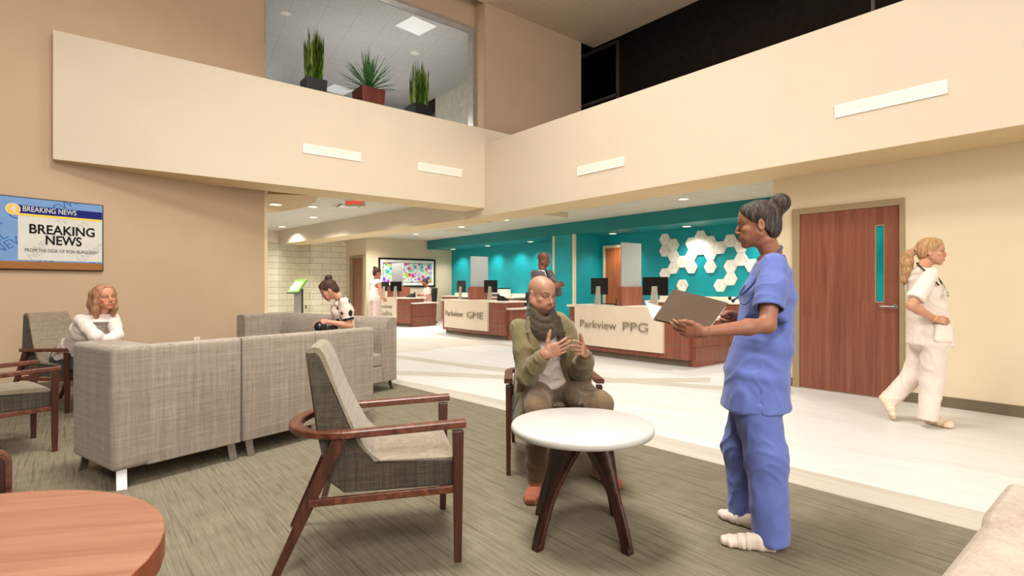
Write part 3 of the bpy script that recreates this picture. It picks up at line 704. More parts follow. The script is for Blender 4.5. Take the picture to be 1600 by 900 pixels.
# hexagon panels on the teal wall
hx = onX(900+745/5.333, 340+182/5.333, XN); t_ = (hx.x*sn+hx.y*cs); hh = 96/5.333/F*t_; R_ = hh/math.sqrt(3); z0 = hx.z; cw = (hx.y-onX(900+1470/5.333, 414, XN).y)/9
s = NT('pale travertine felt'); f = s.noise(s.coord((14, 14, 5), (.3, .5, .2)), 1, 4, .6); s.col(s.ramp(f, [(.35, (226, 214, 200)), (.6, (250, 244, 234))])); s.set(Roughness=.8); M_hex = s.m
cols = {0: [0, 1, 3], 1: [.5, 1.5, 2.5], 2: [2, 4], 3: [.5, 1.5, 2.5], 4: [0, 1], 5: [.5, 1.5, 2.5], 6: [1, 4], 7: [.5, 2.5, 3.5], 8: [1, 2], 9: [2.5]}
first = None
pos = {1: ['only'], 2: ['upper', 'lower'], 3: ['top', 'middle', 'bottom']}
for c, rows in cols.items():
    for i, r_ in enumerate(rows):
        lab = 'white hexagonal wall panel, %s one of the %s column counted from the left' % (pos[len(rows)][i], words[c])
        p = (XN-.001, hx.y-c*cw, z0-r_*hh)
        mb = MB().prism([(R_*.985*math.cos(k*PI/3), R_*.985*math.sin(k*PI/3)) for k in range(6)], -.03, 0, 'x')
        if first is None:
            o = obj('mounted_hexagon_panel', mb, M_hex, bevel=.006); first = o
        else: o = first.copy(); COL.objects.link(o)
        o.location = p; o.rotation_euler = (0, 0, 0); tag(o, lab, 'wall panel', 'white hexagon panels on the teal wall')
# ================================================================ lounge chairs
M_chairdark = weave('shaded dark taupe chair weave', (40, 34, 28), (68, 60, 50), (92, 83, 70), 1.0)  # darker side fabric, with its shadow also put into the colour
M_chairlight = weave('taupe chair weave', (104, 93, 77), (134, 121, 103), (158, 145, 126), 1.0)
def arc_pts(c, r, a0, a1, n): return [(c[0]+r*math.cos(a0+(a1-a0)*i/n), c[1]+r*math.sin(a0+(a1-a0)*i/n)) for i in range(n+1)]
def make_chair(label):
    t = thing('lounge_chair', label, 'chair', (0, 0, 0), 0, 'walnut framed lounge chairs')
    # shell: rows of (rear y, rear z, front y, front z, half width)
    rows = [(-.325, .955, -.262, .94, .205), (-.297, .78, -.195, .78, .232), (-.272, .62, -.125, .62, .256), (-.255, .54, -.083, .54, .266), (-.238, .47, -.02, .468, .272)]
    mb = MB()
    for (r0, rz0, f0, fz0, w0), (r1, rz1, f1, fz1, w1) in zip(rows[:-1], rows[1:]):
        mb.hexa([(-w1, r1, rz1), (w1, r1, rz1), (w1, f1, fz1), (-w1, f1, fz1)], [(-w0, r0, rz0), (w0, r0, rz0), (w0, f0, fz0), (-w0, f0, fz0)])
    w = .272
    mb.prism([(-.238, .47), (-.225, .40), (-.155, .342), (.33, .336), (.33, .452), (-.02, .468)], -w, w, 'x')
    sh = obj('upholstered_shell', mb, M_chairdark, t)
    bm = bmesh.new(); bm.from_mesh(sh.data); bmesh.ops.remove_doubles(bm, verts=bm.verts, dist=1e-4)
    seen = {}
    for f in list(bm.faces):
        k = tuple(sorted(v.index for v in f.verts)); seen.setdefault(k, []).append(f)
    bmesh.ops.delete(bm, geom=[f for l in seen.values() if len(l) > 1 for f in l], context='FACES_ONLY'); bmesh.ops.recalc_face_normals(bm, faces=bm.faces); bm.to_mesh(sh.data); bm.free()
    md = sh.modifiers.new('b', 'BEVEL'); md.width = .012; md.segments = 3; md.limit_method = 'ANGLE'; md.angle_limit = math.radians(35)
    # padded face of the back, rolling over the top
    mb = MB(); prof = [(-.322, .952, .2), (-.316, .966, .2), (-.302, .974, .2), (-.285, .976, .2), (-.266, .970, .202), (-.248, .950, .204), (-.236, .925, .208), (-.214, .87, .217), (-.183, .78, .231), (-.145, .69, .245), (-.112, .62, .255), (-.07, .54, .264), (-.035, .50, .268), (-.005, .478, .27)]
    back = [(-.310, .945), (-.305, .95), (-.295, .95), (-.285, .95), (-.275, .945), (-.265, .93), (-.255, .91), (-.235, .85), (-.2, .76), (-.16, .67), (-.13, .61), (-.09, .53), (-.055, .485), (-.03, .46)]
    for i in range(len(prof)-1):
        y0, z0, w0 = prof[i]; y1, z1, w1 = prof[i+1]; a0, b0_ = back[i]; a1, b1_ = back[i+1]
        mb.hexa([(-w1, a1, b1_), (w1, a1, b1_), (w1, y1, z1), (-w1, y1, z1)], [(-w0, a0, b0_), (w0, a0, b0_), (w0, y0, z0), (-w0, y0, z0)])
    o = obj('back_cushion', mb, M_chairlight, t); autosmooth(o, 50)
    # seat cushion, thin and crowned
    def sc(u, v):
        x = (u-.5)*2*.262; y = -.05+v*.385; e = (1-abs(2*u-1)**6)*(1-abs(2*v-1)**6)
        return (x, y, .462+.03*e+.012*(1-v))
    mb = MB().grid(sc, 24, 24); mb.grid(lambda u, v: ((u-.5)*2*.262, -.05+v*.385, .455), 1, 1)
    n = 25
    ring = [i*n for i in range(n)]+[24*n+j for j in range(1, n)]+[i*n+24 for i in range(23, -1, -1)]+[j for j in range(23, 0, -1)]
    b = len(mb.v); mb.v += [(mb.v[i][0], mb.v[i][1], .452) for i in ring]; m_ = len(ring)
    mb.f += [(ring[i], ring[(i+1) % m_], b+(i+1) % m_, b+i) for i in range(m_)]
    o = obj('seat_cushion', mb, M_chairlight, t); autosmooth(o, 50)
    # one piece horseshoe arm
    path = []; xw = .300; yc = -.12; R = xw
    pts = [(xw, .375)]+[(xw, .375-(.375-yc)*i/8) for i in range(1, 9)]
    pts += [(R*math.cos(a), yc-.27*math.sin(a)) for a in np.linspace(0, PI, 25)[1:-1]]
    pts += [(-xw, yc+(.375-yc)*i/8) for i in range(0, 9)]
    P = [U(x, y, .607+.018*(y-yc)/.5) for x, y in pts]
    for i, p in enumerate(P):
        tg = (P[min(i+1, len(P)-1)]-P[max(i-1, 0)]).normalized(); sd = U(-tg.y, tg.x); path.append((p, sd, U(0, 0, 1)))
    hw = .029; sec = [(-hw, -.011), (-hw+.006, -.016), (hw-.006, -.016), (hw, -.011), (hw, .011), (hw-.006, .016), (-hw+.006, .016), (-hw, .011)]
    obj('armrest', MB().sweep(path, sec), M_walnut, t); autosmooth(t.children[-1], 40)
    for sx in (1, -1):
        mb = MB().hexa([(sx*.30-.014, .325, 0), (sx*.30+.014, .325, 0), (sx*.30+.014, .357, 0), (sx*.30-.014, .357, 0)], [(sx*.30-.019, .316, .595), (sx*.30+.019, .316, .595), (sx*.30+.019, .366, .595), (sx*.30-.019, .366, .595)])
        obj('front_leg', mb, M_walnutv, t, bevel=.004)
        mb = MB().bar((sx*.265, -.44, .0), (sx*.29, -.17, .595), .026, .034, .03, .06, side=(1, 0, 0))
        l = obj('rear_leg', mb, M_walnutv, t, bevel=.004)
        obj('seat_rail', MB().bar((sx*.283, -.30, .315), (sx*.292, .33, .327), .022, .032, up=(0, 0, 1)), M_walnut, t, bevel=.003)
    obj('cross_rail', MB().bar((-.285, .30, .32), (.285, .30, .32), .022, .03), M_walnut, t, bevel=.003)
    obj('cross_rail', MB().bar((-.27, -.24, .32), (.27, -.24, .32), .022, .03), M_walnut, t, bevel=.003)
    for sx in (1, -1):
        obj('foot_glide', MB().lathe([(.011, 0), (.011, .004)], 12, Matrix.Translation((sx*.30, .341, -.0005))), M_blackpl, t)
    return t
def rz(A): return math.radians(A)-TH-PI/2
def place(o, cx, cy, A): o.location = room(cx, cy, .005); o.rotation_euler = (0, 0, rz(A)); return o
chair = place(make_chair('empty walnut framed lounge chair with its side to the viewer, left of the white table'), -.648, 2.671, 13.7)
place(dup(chair, label='walnut framed lounge chair under the seated man in the olive coat'), .277, 3.93, -90)
place(dup(chair, label='walnut framed lounge chair under the blonde woman by the tan wall'), -4.66, 5.70, -11)
place(dup(chair, label='walnut framed lounge chair cut off by the left edge, nearest the sofa end'), -3.905, 4.01, 53)
# ================================================================ sofas
M_sofa = weave('oatmeal linen sofa weave', (108, 97, 86), (142, 130, 117), (168, 156, 142), .62)
def sofa_leg(t, x, y, dx, dy):
    """bent flat steel strap flaring out along (dx, dy)"""
    d = U(dx, dy).normalized(); s_ = U(-d.y, d.x); pts = [(0, .135), (.004, .10), (.014, .06), (.03, .02), (.036, 0)]
    path = [(U(x, y)+d*a+U(0, 0, z), s_, (d*.9+U(0, 0, .35)).normalized()) for a, z in pts]
    o = obj('leg', MB().sweep(path, [(-.027, -.005), (.027, -.005), (.027, .005), (-.027, .005)]), M_chrome, t); autosmooth(o, 40)
def back_profile(d0=.0, top=.875, th=.15, bot=.115, seat=.45):
    r = .03; pts = [(d0, bot)]
    pts += arc_pts((d0+r, top-r), r, PI, PI/2, 5)
    pts += [(d0+.075+.165*math.sin(a), .55+(top-.55)*math.cos(a)) for a in np.linspace(.0, PI/2, 12)]
    pts += [(d0+.24, bot)]
    return [(a, b+(.0009 if b > .85 and d0 < 0 else 0)) for a, b in pts]
def sofa_back(t, x0, x1, dep=.66, y=0.0):
    mb = MB().prism([(y, z) for y, z in back_profile(y)], x0, x1, 'x'); o = obj('backrest', mb, M_sofa, t, bevel=.008, angle=60); autosmooth(o, 30)
def sofa_seat(t, x0, x1, dep=.66):
    obj('seat_base', MB().box(x0, x1, .2, dep-.02, .115, .30), M_sofa, t, bevel=.01)
    obj('seat_cushion', MB().box(x0+.004, x1-.004, .2, dep, .302, .455), M_sofa, t, bevel=.03, seg=4)
def sofa_arm(t, x0, x1, inner, dep=.66, y0=0, bev=.012):
    """arm block with rounded top; inner = +1 if its inner face looks along +x"""
    r = .035; w = x1-x0
    pts = [(x0, .115)]+arc_pts((x0+r, .8765-r), r, PI, PI/2, 6)+arc_pts((x1-r, .8765-r), r, PI/2, 0, 6)+[(x1, .115)]
    if inner: pass
    o = obj('sofa_arm', MB().prism(pts if bev < .02 else [(x0, .115), (x0, .875), (x1, .875), (x1, .115)], y0, dep, 'y'), M_sofa, t, bevel=bev, seg=2 if bev < .02 else 5, angle=60); autosmooth(o, 30)
# sofa 1, backs to the viewer. local x runs away from the first corner, y from back to seat front
dirS = math.radians(55.6)-TH
def sofa_root(name, label, cat, cx, cy, rot, group=None):
    return thing(name, label, cat, room(cx, cy, .004), rot, group)
o1 = (-2.42, 3.28)
# local +x along the row, +y = 90 deg to the left of it (towards the tan wall)
t = sofa_root('sofa', 'oatmeal woven sofa section with an end arm, left of the armless section', 'sofa', *o1, dirS, 'oatmeal sofa sections')
sofa_back(t, .19, .80, y=-.0008); sofa_arm(t, 0, .26, 1, bev=.03); sofa_seat(t, .19, .80)
for x, y, dx, dy in ((.06, .03, -.3, -1), (.74, .03, 0, -1), (.06, .60, -.3, 1), (.74, .60, 0, 1)): sofa_leg(t, x, y, dx, dy)
p = (o1[0]+.565*.812, o1[1]+.825*.812)
t = sofa_root('sofa', 'oatmeal armless two seat sofa section, back to the viewer, behind the empty lounge chair', 'sofa', *p, dirS, 'oatmeal sofa sections')
for x0 in (0, .617): sofa_back(t, x0, x0+.612); sofa_seat(t, x0, x0+.612)
for x, y, dx, dy in ((.06, .03, 0, -1), (.617, .03, 0, -1), (1.17, .03, 0, -1), (.06, .60, 0, 1), (1.17, .60, 0, 1)): sofa_leg(t, x, y, dx, dy)
# sofa 2, facing the viewer side, the polka dot woman sits on it
Ld = 2.28; e2_ = (-1.405, 6.61); dirT = dirS+PI/2          # from its right hand end (as seen) towards the far left
# local x along 145.6 deg, local y = 90 deg to its left = 235.6 deg (towards the viewer left)
t = sofa_root('sofa', 'oatmeal woven sofa facing left with the polka dot woman seated on it', 'sofa', *e2_, dirT, 'oatmeal sofa sections')
for i in range(3):
    x0 = .69*i; sofa_back(t, x0, x0+.688); sofa_seat(t, x0, x0+.688, .68)
sofa_arm(t, 2.07, Ld, 1, .74)
for x, y, dx, dy in ((.07, .05, 0, -1), (1.2, .05, 0, -1), (2.2, .05, 0, -1), (.1, .60, 0, 1), (1.2, .60, 0, 1), (2.2, .68, 0, 1)): sofa_leg(t, x, y, dx, dy)
# sofa 3 at the lower right corner; back edge along room X at y = .19, seat towards -Y
t = thing('sofa', 'pale ribbed sofa with a rounded back, cut off by the lower right corner', 'sofa', (1.40, .20, .004), PI, 'oatmeal sofa sections')
M_sofa2 = weave('sand ribbed sofa weave', (136, 122, 106), (166, 151, 134), (186, 172, 156), .6)
sv = M_sofa; M_sofa = M_sofa2
sofa_arm(t, 0, .255, 1); sofa_back(t, .26, .95); sofa_seat(t, .26, .95)
for x, y, dx, dy in ((.07, .05, 0, -1), (.9, .05, 0, -1), (.07, .6, 0, 1), (.9, .6, 0, 1)): sofa_leg(t, x, y, dx, dy)
M_sofa = sv
# ================================================================ tables
def white_table(cx, cy):
    t = thing('side_table', 'round white topped side table on splayed dark walnut legs', 'table', room(cx, cy, .005), -TH)
    R = .36; zt = .554
    prof = [(0.0, zt-.045), (R-.022, zt-.045), (R-.008, zt-.04), (R, zt-.026), (R, zt-.014), (R-.005, zt-.004), (R-.014, zt), (0.0, zt)]
    o = obj('tabletop', MB().lathe(prof[1:-1], 96), M_white, t); autosmooth(o, 50)
    feet = [(-.235, -.19), (.185, -.225), (.21, .19), (-.20, .205)]
    tops = [(-.055, -.05), (.055, -.06), (.07, .07), (-.06, .07)]
    for (fx, fy), (tx, ty) in zip(feet, tops):
        a = math.atan2(fy, fx); sd = U(-math.sin(a), math.cos(a))
        mb = MB(); n = 10; vs = []
        for i in range(n+1):
            s_ = i/n; z = (zt-.045)*s_; k = s_**1.25
            c = U(fx+(tx-fx)*k, fy+(ty-fy)*k, z); w = .040+.30*max(0, s_-.45)**1.3; dp = .042+.05*max(0, s_-.5)
            rd = U(math.cos(a), math.sin(a))
            vs.append([c-sd*w/2-rd*dp/2, c+sd*w/2-rd*dp/2, c+sd*w/2+rd*dp/2, c-sd*w/2+rd*dp/2])
        for i in range(n): mb.hexa(vs[i], vs[i+1])
        o = obj('leg', mb, M_darkwood, t)
        bm = bmesh.new(); bm.from_mesh(o.data); bmesh.ops.remove_doubles(bm, verts=bm.verts, dist=1e-5)
        bad = {}
        for f in bm.faces: bad.setdefault(tuple(sorted(v.index for v in f.verts)), []).append(f)
        bmesh.ops.delete(bm, geom=[f for l in bad.values() if len(l) > 1 for f in l], context='FACES_ONLY'); bm.to_mesh(o.data); bm.free()
        autosmooth(o, 35)
    obj('hub', MB().lathe([(.05, zt-.10), (.09, zt-.045)], 20), M_darkwood, t)
white_table(.355, 2.755)
t = thing('coffee_table', 'round orange toned wood coffee table cut off by the lower left corner', 'table', room(-1.52, 1.254, .005), -TH+math.radians(12))
R = .605; zt = .55
o = obj('tabletop', MB().lathe([(R, zt-.075), (R, zt)], 40), M_tablewood, t); autosmooth(o, 50)
md = o.modifiers.new('b', 'BEVEL'); md.width = .003; md.segments = 2; md.limit_method = 'ANGLE'; md.angle_limit = math.radians(60)
o.data.materials.append(wood('table edge cherry veneer', (126, 60, 38), (158, 84, 56), (182, 108, 76), 'z', 1.3, .4))
for p in o.data.polygons:
    if abs(p.normal.z) < .5: p.material_index = 1
for a in (.6, 2.17, 3.74, 5.31): obj('leg', MB().bar((.5*math.cos(a), .5*math.sin(a), 0), (.36*math.cos(a), .36*math.sin(a), zt-.075), .05, .05, .07, .06), M_darkwood, t, bevel=.004)
# unidentified dark wooden piece at the left edge, built as a panel
q = room(-2.085, 1.965); t = thing('wooden_panel', 'dark walnut panel with a pale rounded edge, cut off by the left edge', 'panel', (q.x, q.y, .005), -TH+math.radians(37))
def rr(w, h, r, n=8): return [(-w, 0)]+arc_pts((-w+r, h-r), r, PI, PI/2, n)+arc_pts((w-r, h-r), r, PI/2, 0, n)+[(w, 0)]
zT = .625; ou = rr(.20, zT, .06); inn = rr(.186, zT-.014, .047)
mb = MB(); n = len(ou); vs = []
for y in (-.025, .025): vs += [(x, y, z) for x, z in ou]+[(x, y, z) for x, z in inn]
mb.add(vs, [f for i in range(n-1) for f in ((i, i+1, n+i+1, n+i), (2*n+i, 3*n+i, 3*n+i+1, 2*n+i+1), (i, 2*n+i, 2*n+i+1, i+1), (n+i, n+i+1, 3*n+i+1, 3*n+i))]+[(0, n, 3*n, 2*n), (n-1, 3*n-1, 4*n-1, 2*n-1)])
o = obj('edge_band', mb, M_walnut, t); autosmooth(o, 40)
obj('inset_panel', MB().prism([(x, z) for x, z in inn], -.019, .019, 'y'), M_darkwood, t)
# ================================================================ reception desks
M_letters = plain('brushed taupe letters', (140, 128, 108), .45, .2)
M_felt = NT('grey felt screen'); f = M_felt.noise(M_felt.coord((90, 90, 60)), 1, 3, .7); M_felt.col(M_felt.ramp(f, [(.35, (128, 130, 126)), (.65, (166, 168, 162))])); M_felt.set(Roughness=.9); M_felt = M_felt.m
M_reveal = plain('reveal aluminium', (150, 138, 122), .35, .7)
def desk(loc, rot, L, lines, label, size, bow=.07, panel_w=None, mons=(.78, -.62), text_off=0, pr=None):
    """local x along the front, -y towards the lobby. x=+L/2 is the right hand end with the low wing"""
    t = thing('reception_desk', label, 'desk', loc, rot, 'curved reception desks')
    n = 16; zt = .91
    def fy(x): return -bow*(1-(2*x/L)**2)
    xs = [-L/2+L*i/n for i in range(n+1)]
    def band(off, x0, x1, dep, z0, z1):
        q = [x0+(x1-x0)*i/n for i in range(n+1)]
        return MB().prism([(x, fy(x)+off) for x in q]+[(x1, dep), (x0, dep)], z0, z1, 'z')
    obj('toe_kick', band(.07, -L/2+.07, L/2-.05, .6, 0, .105), M_base, t)
    # carcass in three courses with reveals
    for z0, z1 in ((.105, .325), (.340, .665), (.680, zt-.04)): obj('front_course', band(0, -L/2, L/2, .62, z0, z1), M_cherry, t, bevel=.002)
    for z0 in (.325, .665): obj('reveal_strip', band(.008, -L/2+.004, L/2-.004, .6, z0, z0+.015), M_reveal, t)
    obj('countertop', band(-.03, -L/2-.05, L/2+.02, .68, zt-.04, zt), M_counter, t, bevel=.006)
    x1 = L/2-.38 if pr is None else pr; x0 = -L/2+.2
    obj('sign_panel', band(-.035, x0, x1, -.02-bow*0+.02, .185, zt-.002) if False else MB().add(
        [(x, fy(x)-.05, z) for z in (.185, zt+.002) for x in np.linspace(x0, x1, 13)]+[(x, fy(x)-.002, z) for z in (.185, zt+.002) for x in np.linspace(x0, x1, 13)],
        [(i, i+1, 13+i+1, 13+i) for i in range(12)]+[(26+i+1, 26+i, 39+i, 39+i+1) for i in range(12)]+[(i+1, i, 26+i, 26+i+1) for i in range(12)]+[(13+i, 14+i, 40+i, 39+i) for i in range(12)]+[(0, 13, 39, 26), (25, 12, 38, 51)]), plain('cream sign panel', (220, 204, 180), .5, var=.01), t)
    sp = t.children[-1]
    for k, (tx, sz, zc_, xc_, wd_) in enumerate(lines):
        me = text_mesh(tx, sz, .008, font_bold=-.0035); xv = [v.co.x for v in me.vertices]; sc = wd_/(max(xv)-min(xv))
        me.transform(Matrix.Diagonal((sc, 1, 1, 1)))
        me.transform(Matrix.Translation((xc_, 0, zc_)) @ Matrix.Rotation(PI/2, 4, 'X'))
        for v in me.vertices: v.co.y += fy(v.co.x)-.075
        link('sign_lettering', me, M_letters, sp)
    # low wing on the right
    obj('wing_cabinet', MB().box(L/2-.45, L/2+.06, .11, 1.12, 0, .30).box(L/2-.45, L/2+.07, .10, 1.13, .305, .71), M_cherry, t, bevel=.002)
    obj('wing_top', MB().box(L/2-.46, L/2+.14, .06, 1.18, .71, .75), M_counter, t, bevel=.006)
    return t
def on_desk(t, name, label, cat, x, y, z, r=0, group=None):
    M = Matrix.Translation(t.location) @ Matrix.Rotation(t.rotation_euler.z, 4, 'Z')
    p = M @ Vector((x, y, z)); return thing(name, label, cat, p, t.rotation_euler.z+r, group)
M_silver = plain('silver monitor stand', (206, 198, 188), .35, .5)
M_screenbk = plain('black monitor back', (8, 8, 9), .35, var=.1)
def monitor(t, x, y, lab, r=0):
    m = on_desk(t, 'desktop_monitor', lab, 'monitor', x, y, .911, r, 'desktop monitors on the reception desks')
    obj('display', MB().box(-.235, .235, .015, .035, .19, .50), M_screenbk, m, bevel=.004)
    obj('stand', MB().hexa([(-.075, -.03, .0), (.075, -.03, 0), (.075, .0, 0), (-.075, .0, 0)], [(-.045, -.012, .345), (.045, -.012, .345), (.045, .014, .345), (-.045, .014, .345)]), M_silver, m, bevel=.003)
    obj('stand_foot', MB().box(-.1, .1, -.04, .12, 0, .008), M_silver, m)
def divider(t, x, lab, y0=.08):
    d = on_desk(t, 'desk_divider', lab, 'divider', x, y0, .911, 0, 'wooden divider boxes on the reception desks')
    obj('divider_box', MB().box(-.06, .06, 0, .6, 0, .335), M_cherry, d, bevel=.003)
    obj('felt_screen', MB().box(-.012, .012, .04, .6, .335, 1.12), M_felt, d, bevel=.003)
def keyboard(t, x, y, lab):
    k = on_desk(t, 'keyboard', lab, 'keyboard', x, y, .911, 0, 'black keyboards behind the monitors')
    obj('keyboard_body', MB().hexa([(-.21, -.07, 0), (.21, -.07, 0), (.21, .07, 0), (-.21, .07, 0)], [(-.21, -.07, .022), (.21, -.07, .022), (.21, .07, .012), (-.21, .07, .012)]), M_blackpl, k, bevel=.003)
def phone(t, x, y, lab, r=0):
    k = on_desk(t, 'desk_phone', lab, 'phone', x, y, .911, r, 'black desk phones')
    obj('phone_body', MB().hexa([(-.12, -.1, 0), (.12, -.1, 0), (.12, .1, 0), (-.12, .1, 0)], [(-.11, -.09, .12), (.11, -.09, .12), (.115, .09, .03), (-.115, .09, .03)]), M_blackpl, k, bevel=.006)
    obj('handset', MB().tube([(-.085, .09, .06), (-.09, .03, .085), (-.09, -.04, .12), (-.085, -.09, .145)], [.024, .016, .016, .026], 10), M_blackpl, k)
rd = -PI/2
XD1 = 7.40
yR, yL = 4.74, 7.30
t1 = desk((XD1, (yR+yL)/2, .003), rd, yL-yR, [('Parkview', .20, .57, -.475, .86), ('PPG', .215, .57, .36, .50)], 'nearest reception desk, wood with a cream front panel, at right behind the seated man', .2, .05, pr=.87)
def lx(t, px, Xw):     # local x on a desk whose front runs along -Y, from a sight line
    return t.location.y - onX(px, 470, Xw).y
divider(t1, lx(t1, 968, 7.5), 'wooden divider box with a tall grey screen on the nearest reception desk', .1)
monitor(t1, lx(t1, 933, 7.65), .28, 'black desktop monitor at the left end of the nearest reception desk', math.radians(-8))
monitor(t1, lx(t1, 1021, 7.65), .28, 'black desktop monitor right of the divider on the nearest reception desk', math.radians(8))
keyboard(t1, lx(t1, 953, 7.92), .50, 'black keyboard left of the divider on the nearest reception desk')
k = on_desk(t1, 'card_reader', 'small black card reader beside the divider on the nearest reception desk', 'card reader', lx(t1, 961, 7.55), .2, .911)
obj('reader_body', MB().box(-.03, .03, -.03, .03, 0, .02).box(-.02, .02, .0, .03, .02, .12), M_blackpl, k, bevel=.003)
yR, yL = 9.84, 12.5
t2 = desk((7.83, (yR+yL)/2, .003), rd, yL-yR, [('Parkview', .21, .55, -.57, .86), ('GME', .235, .54, .38, .64)], 'middle reception desk, wood with a cream front panel, behind the white table and seated man', .2, .10, pr=.83)
divider(t2, lx(t2, 733, 7.95), 'wooden divider box with a tall grey screen on the middle reception desk', .12)
monitor(t2, lx(t2, 718, 8.1), .3, 'black desktop monitor left of the divider on the middle reception desk', math.radians(-6))
monitor(t2, lx(t2, 764, 8.1), .3, 'black desktop monitor right of the divider on the middle reception desk', math.radians(6))
phone(t2, lx(t2, 787, 8.05), .2, 'black desk phone at the right end of the middle reception desk')
keyboard(t2, lx(t2, 725, 8.35), .52, 'black keyboard left of the divider on the middle reception desk')
# third desk, turned
c3 = room(-3.16, 16.75); a3 = math.radians(145)-TH; u3 = U(math.cos(a3), math.sin(a3)); L3 = 1.75
m3 = c3+u3*(L3/2); t3 = desk((m3.x, m3.y, .003), a3+PI, L3, [('Parkview', .2, .62, -.22, .84), ('Gallia', .2, .40, -.09, .58)], 'farthest reception desk, wood with a cream front panel, beside the standing woman in white', .2, .04, pr=.36)
divider(t3, -.10, 'wooden divider box with a wide grey screen on the farthest reception desk', .18)
for ch in t3.children: pass
d3 = [o for o in COL.objects if o.name.startswith('desk_divider')][-1]
for ch in list(d3.children): bpy.data.objects.remove(ch)
obj('divider_box', MB().box(-.28, .30, .04, .5, 0, .335), M_cherry, d3, bevel=.003); obj('felt_screen', MB().box(-.24, .26, .2, .23, .335, 1.10), M_felt, d3, bevel=.003)
monitor(t3, -.63, .3, 'black desktop monitor beside the standing woman on the farthest reception desk', math.radians(-4))
monitor(t3, .24, .0, 'black desktop monitor in front of the divider on the farthest reception desk', math.radians(4))
phone(t3, .62, .3, 'black desk phone on the farthest reception desk, facing the seated woman', PI)
# credenzas along the back walls
def credenza(y0, y1, lab):
    t = thing('credenza', lab, 'cabinet', (XN-.3, (y0+y1)/2, .003), 0, 'wooden back counters')
    h = (y1-y0)/2
    obj('cabinet_body', MB().box(-.26, .296, -h, h, .1, .89), M_cherry, t, bevel=.003); obj('plinth', MB().box(-.2, .29, -h+.02, h-.02, 0, .1), M_base, t)
    obj('countertop', MB().box(-.3, .296, -h-.01, h+.01, .89, .93), M_counter, t, bevel=.004); obj('upstand', MB().box(.27, .296, -h, h, .93, 1.03), M_counter, t, bevel=.003)
    k = max(2, int((y1-y0)/.8))
    for i in range(k):
        a = -h+2*h*i/k; d = obj('cabinet_door', MB().box(-.278, -.26, a+.005, a+2*h/k-.005, .11, .88), M_cherry, t, bevel=.002)
        obj('pull', MB().tube([(-.295, a+2*h/k-.05, .74), (-.295, a+2*h/k-.05, .84)], .006, 8), M_chrome, d)
credenza(3.6, onX(1020, 465, XN-.3).y, 'wooden back counter with a cream top under the white hexagon panels')
credenza(onX(815, 465, XN-.3).y, YP-.25, 'wooden back counter with a cream top along the teal wall behind the middle desk')
# printer and office chairs
def printer():
    p = onX(790, 470, XN-.3); t = thing('printer', 'white office printer on the back counter behind the middle reception desk', 'printer', (p.x-.0, p.y+.25, .934), -PI/2)
    obj('printer_body', MB().box(-.24, .24, -.22, .22, 0, .24), M_trimw, t, bevel=.015); obj('paper_tray', MB().hexa([(-.2, -.34, .05), (.2, -.34, .05), (.2, -.2, .05), (-.2, -.2, .05)], [(-.2, -.34, .07), (.2, -.34, .07), (.2, -.2, .09), (-.2, -.2, .09)]), M_blackpl, t)
    obj('scanner_lid', MB().box(-.23, .23, -.2, .2, .24, .28), M_blackpl, t, bevel=.008)
printer()
M_mesh = plain('black mesh fabric', (34, 34, 34), .8, var=.2)
def office_chair(loc, r, lab, dz=0):
    t = thing('office_chair', lab, 'chair', loc, r, 'dark office chairs behind the reception desks')
    def bk(u, v):
        x = (u-.5)*.46*(1-.18*v); return (x, -.22+.05*math.cos(PI*(u-.5)*1.2)*-1-.06*v, .58+dz+v*.52)
    mb = MB().grid(bk, 10, 10); o = obj('backrest', mb, M_mesh, t, smooth=True); md = o.modifiers.new('s', 'SOLIDIFY'); md.thickness = .035
    obj('seat', MB().box(-.24, .24, -.22, .24, .44+dz, .51+dz), M_mesh, t, bevel=.03, seg=3)
    obj('gas_column', MB().tube([(0, 0, .07), (0, 0, .44+dz)], .025, 12), M_blackpl, t)
    for i in range(5):
        a = 2*PI*i/5; l = obj('base_arm', MB().bar((0, 0, .09), (.3*math.cos(a), .3*math.sin(a), .06), .04, .03, .03, .02), M_blackpl, t)
        obj('castor', MB().lathe([(.028, -.012), (.028, .012)], 14, Matrix.Translation((.3*math.cos(a), .3*math.sin(a), .029)) @ Matrix.Rotation(PI/2, 4, 'X') ), M_blackpl, l)
    obj('back_spine', MB().bar((0, -.02, .45+dz), (0, -.27, .62+dz), .05, .02), M_blackpl, t)
    for s_ in (-1, 1): obj('armrest', MB().bar((s_*.25, -.1, .5+dz), (s_*.27, -.05, .68+dz), .03, .03).box(s_*.27-.035, s_*.27+.035, -.16, .12, .68+dz, .70+dz), M_blackpl, t)
q = room(-2.86, 18.5); office_chair((q.x, q.y, .003), math.radians(160)-TH-PI/2, 'dark office chair right of the woman in pink at the farthest desk', .1)
q = onX(818, 470, 9.45); office_chair((9.45, q.y, .003), PI/2, 'dark office chair behind the right end of the middle reception desk', .0)
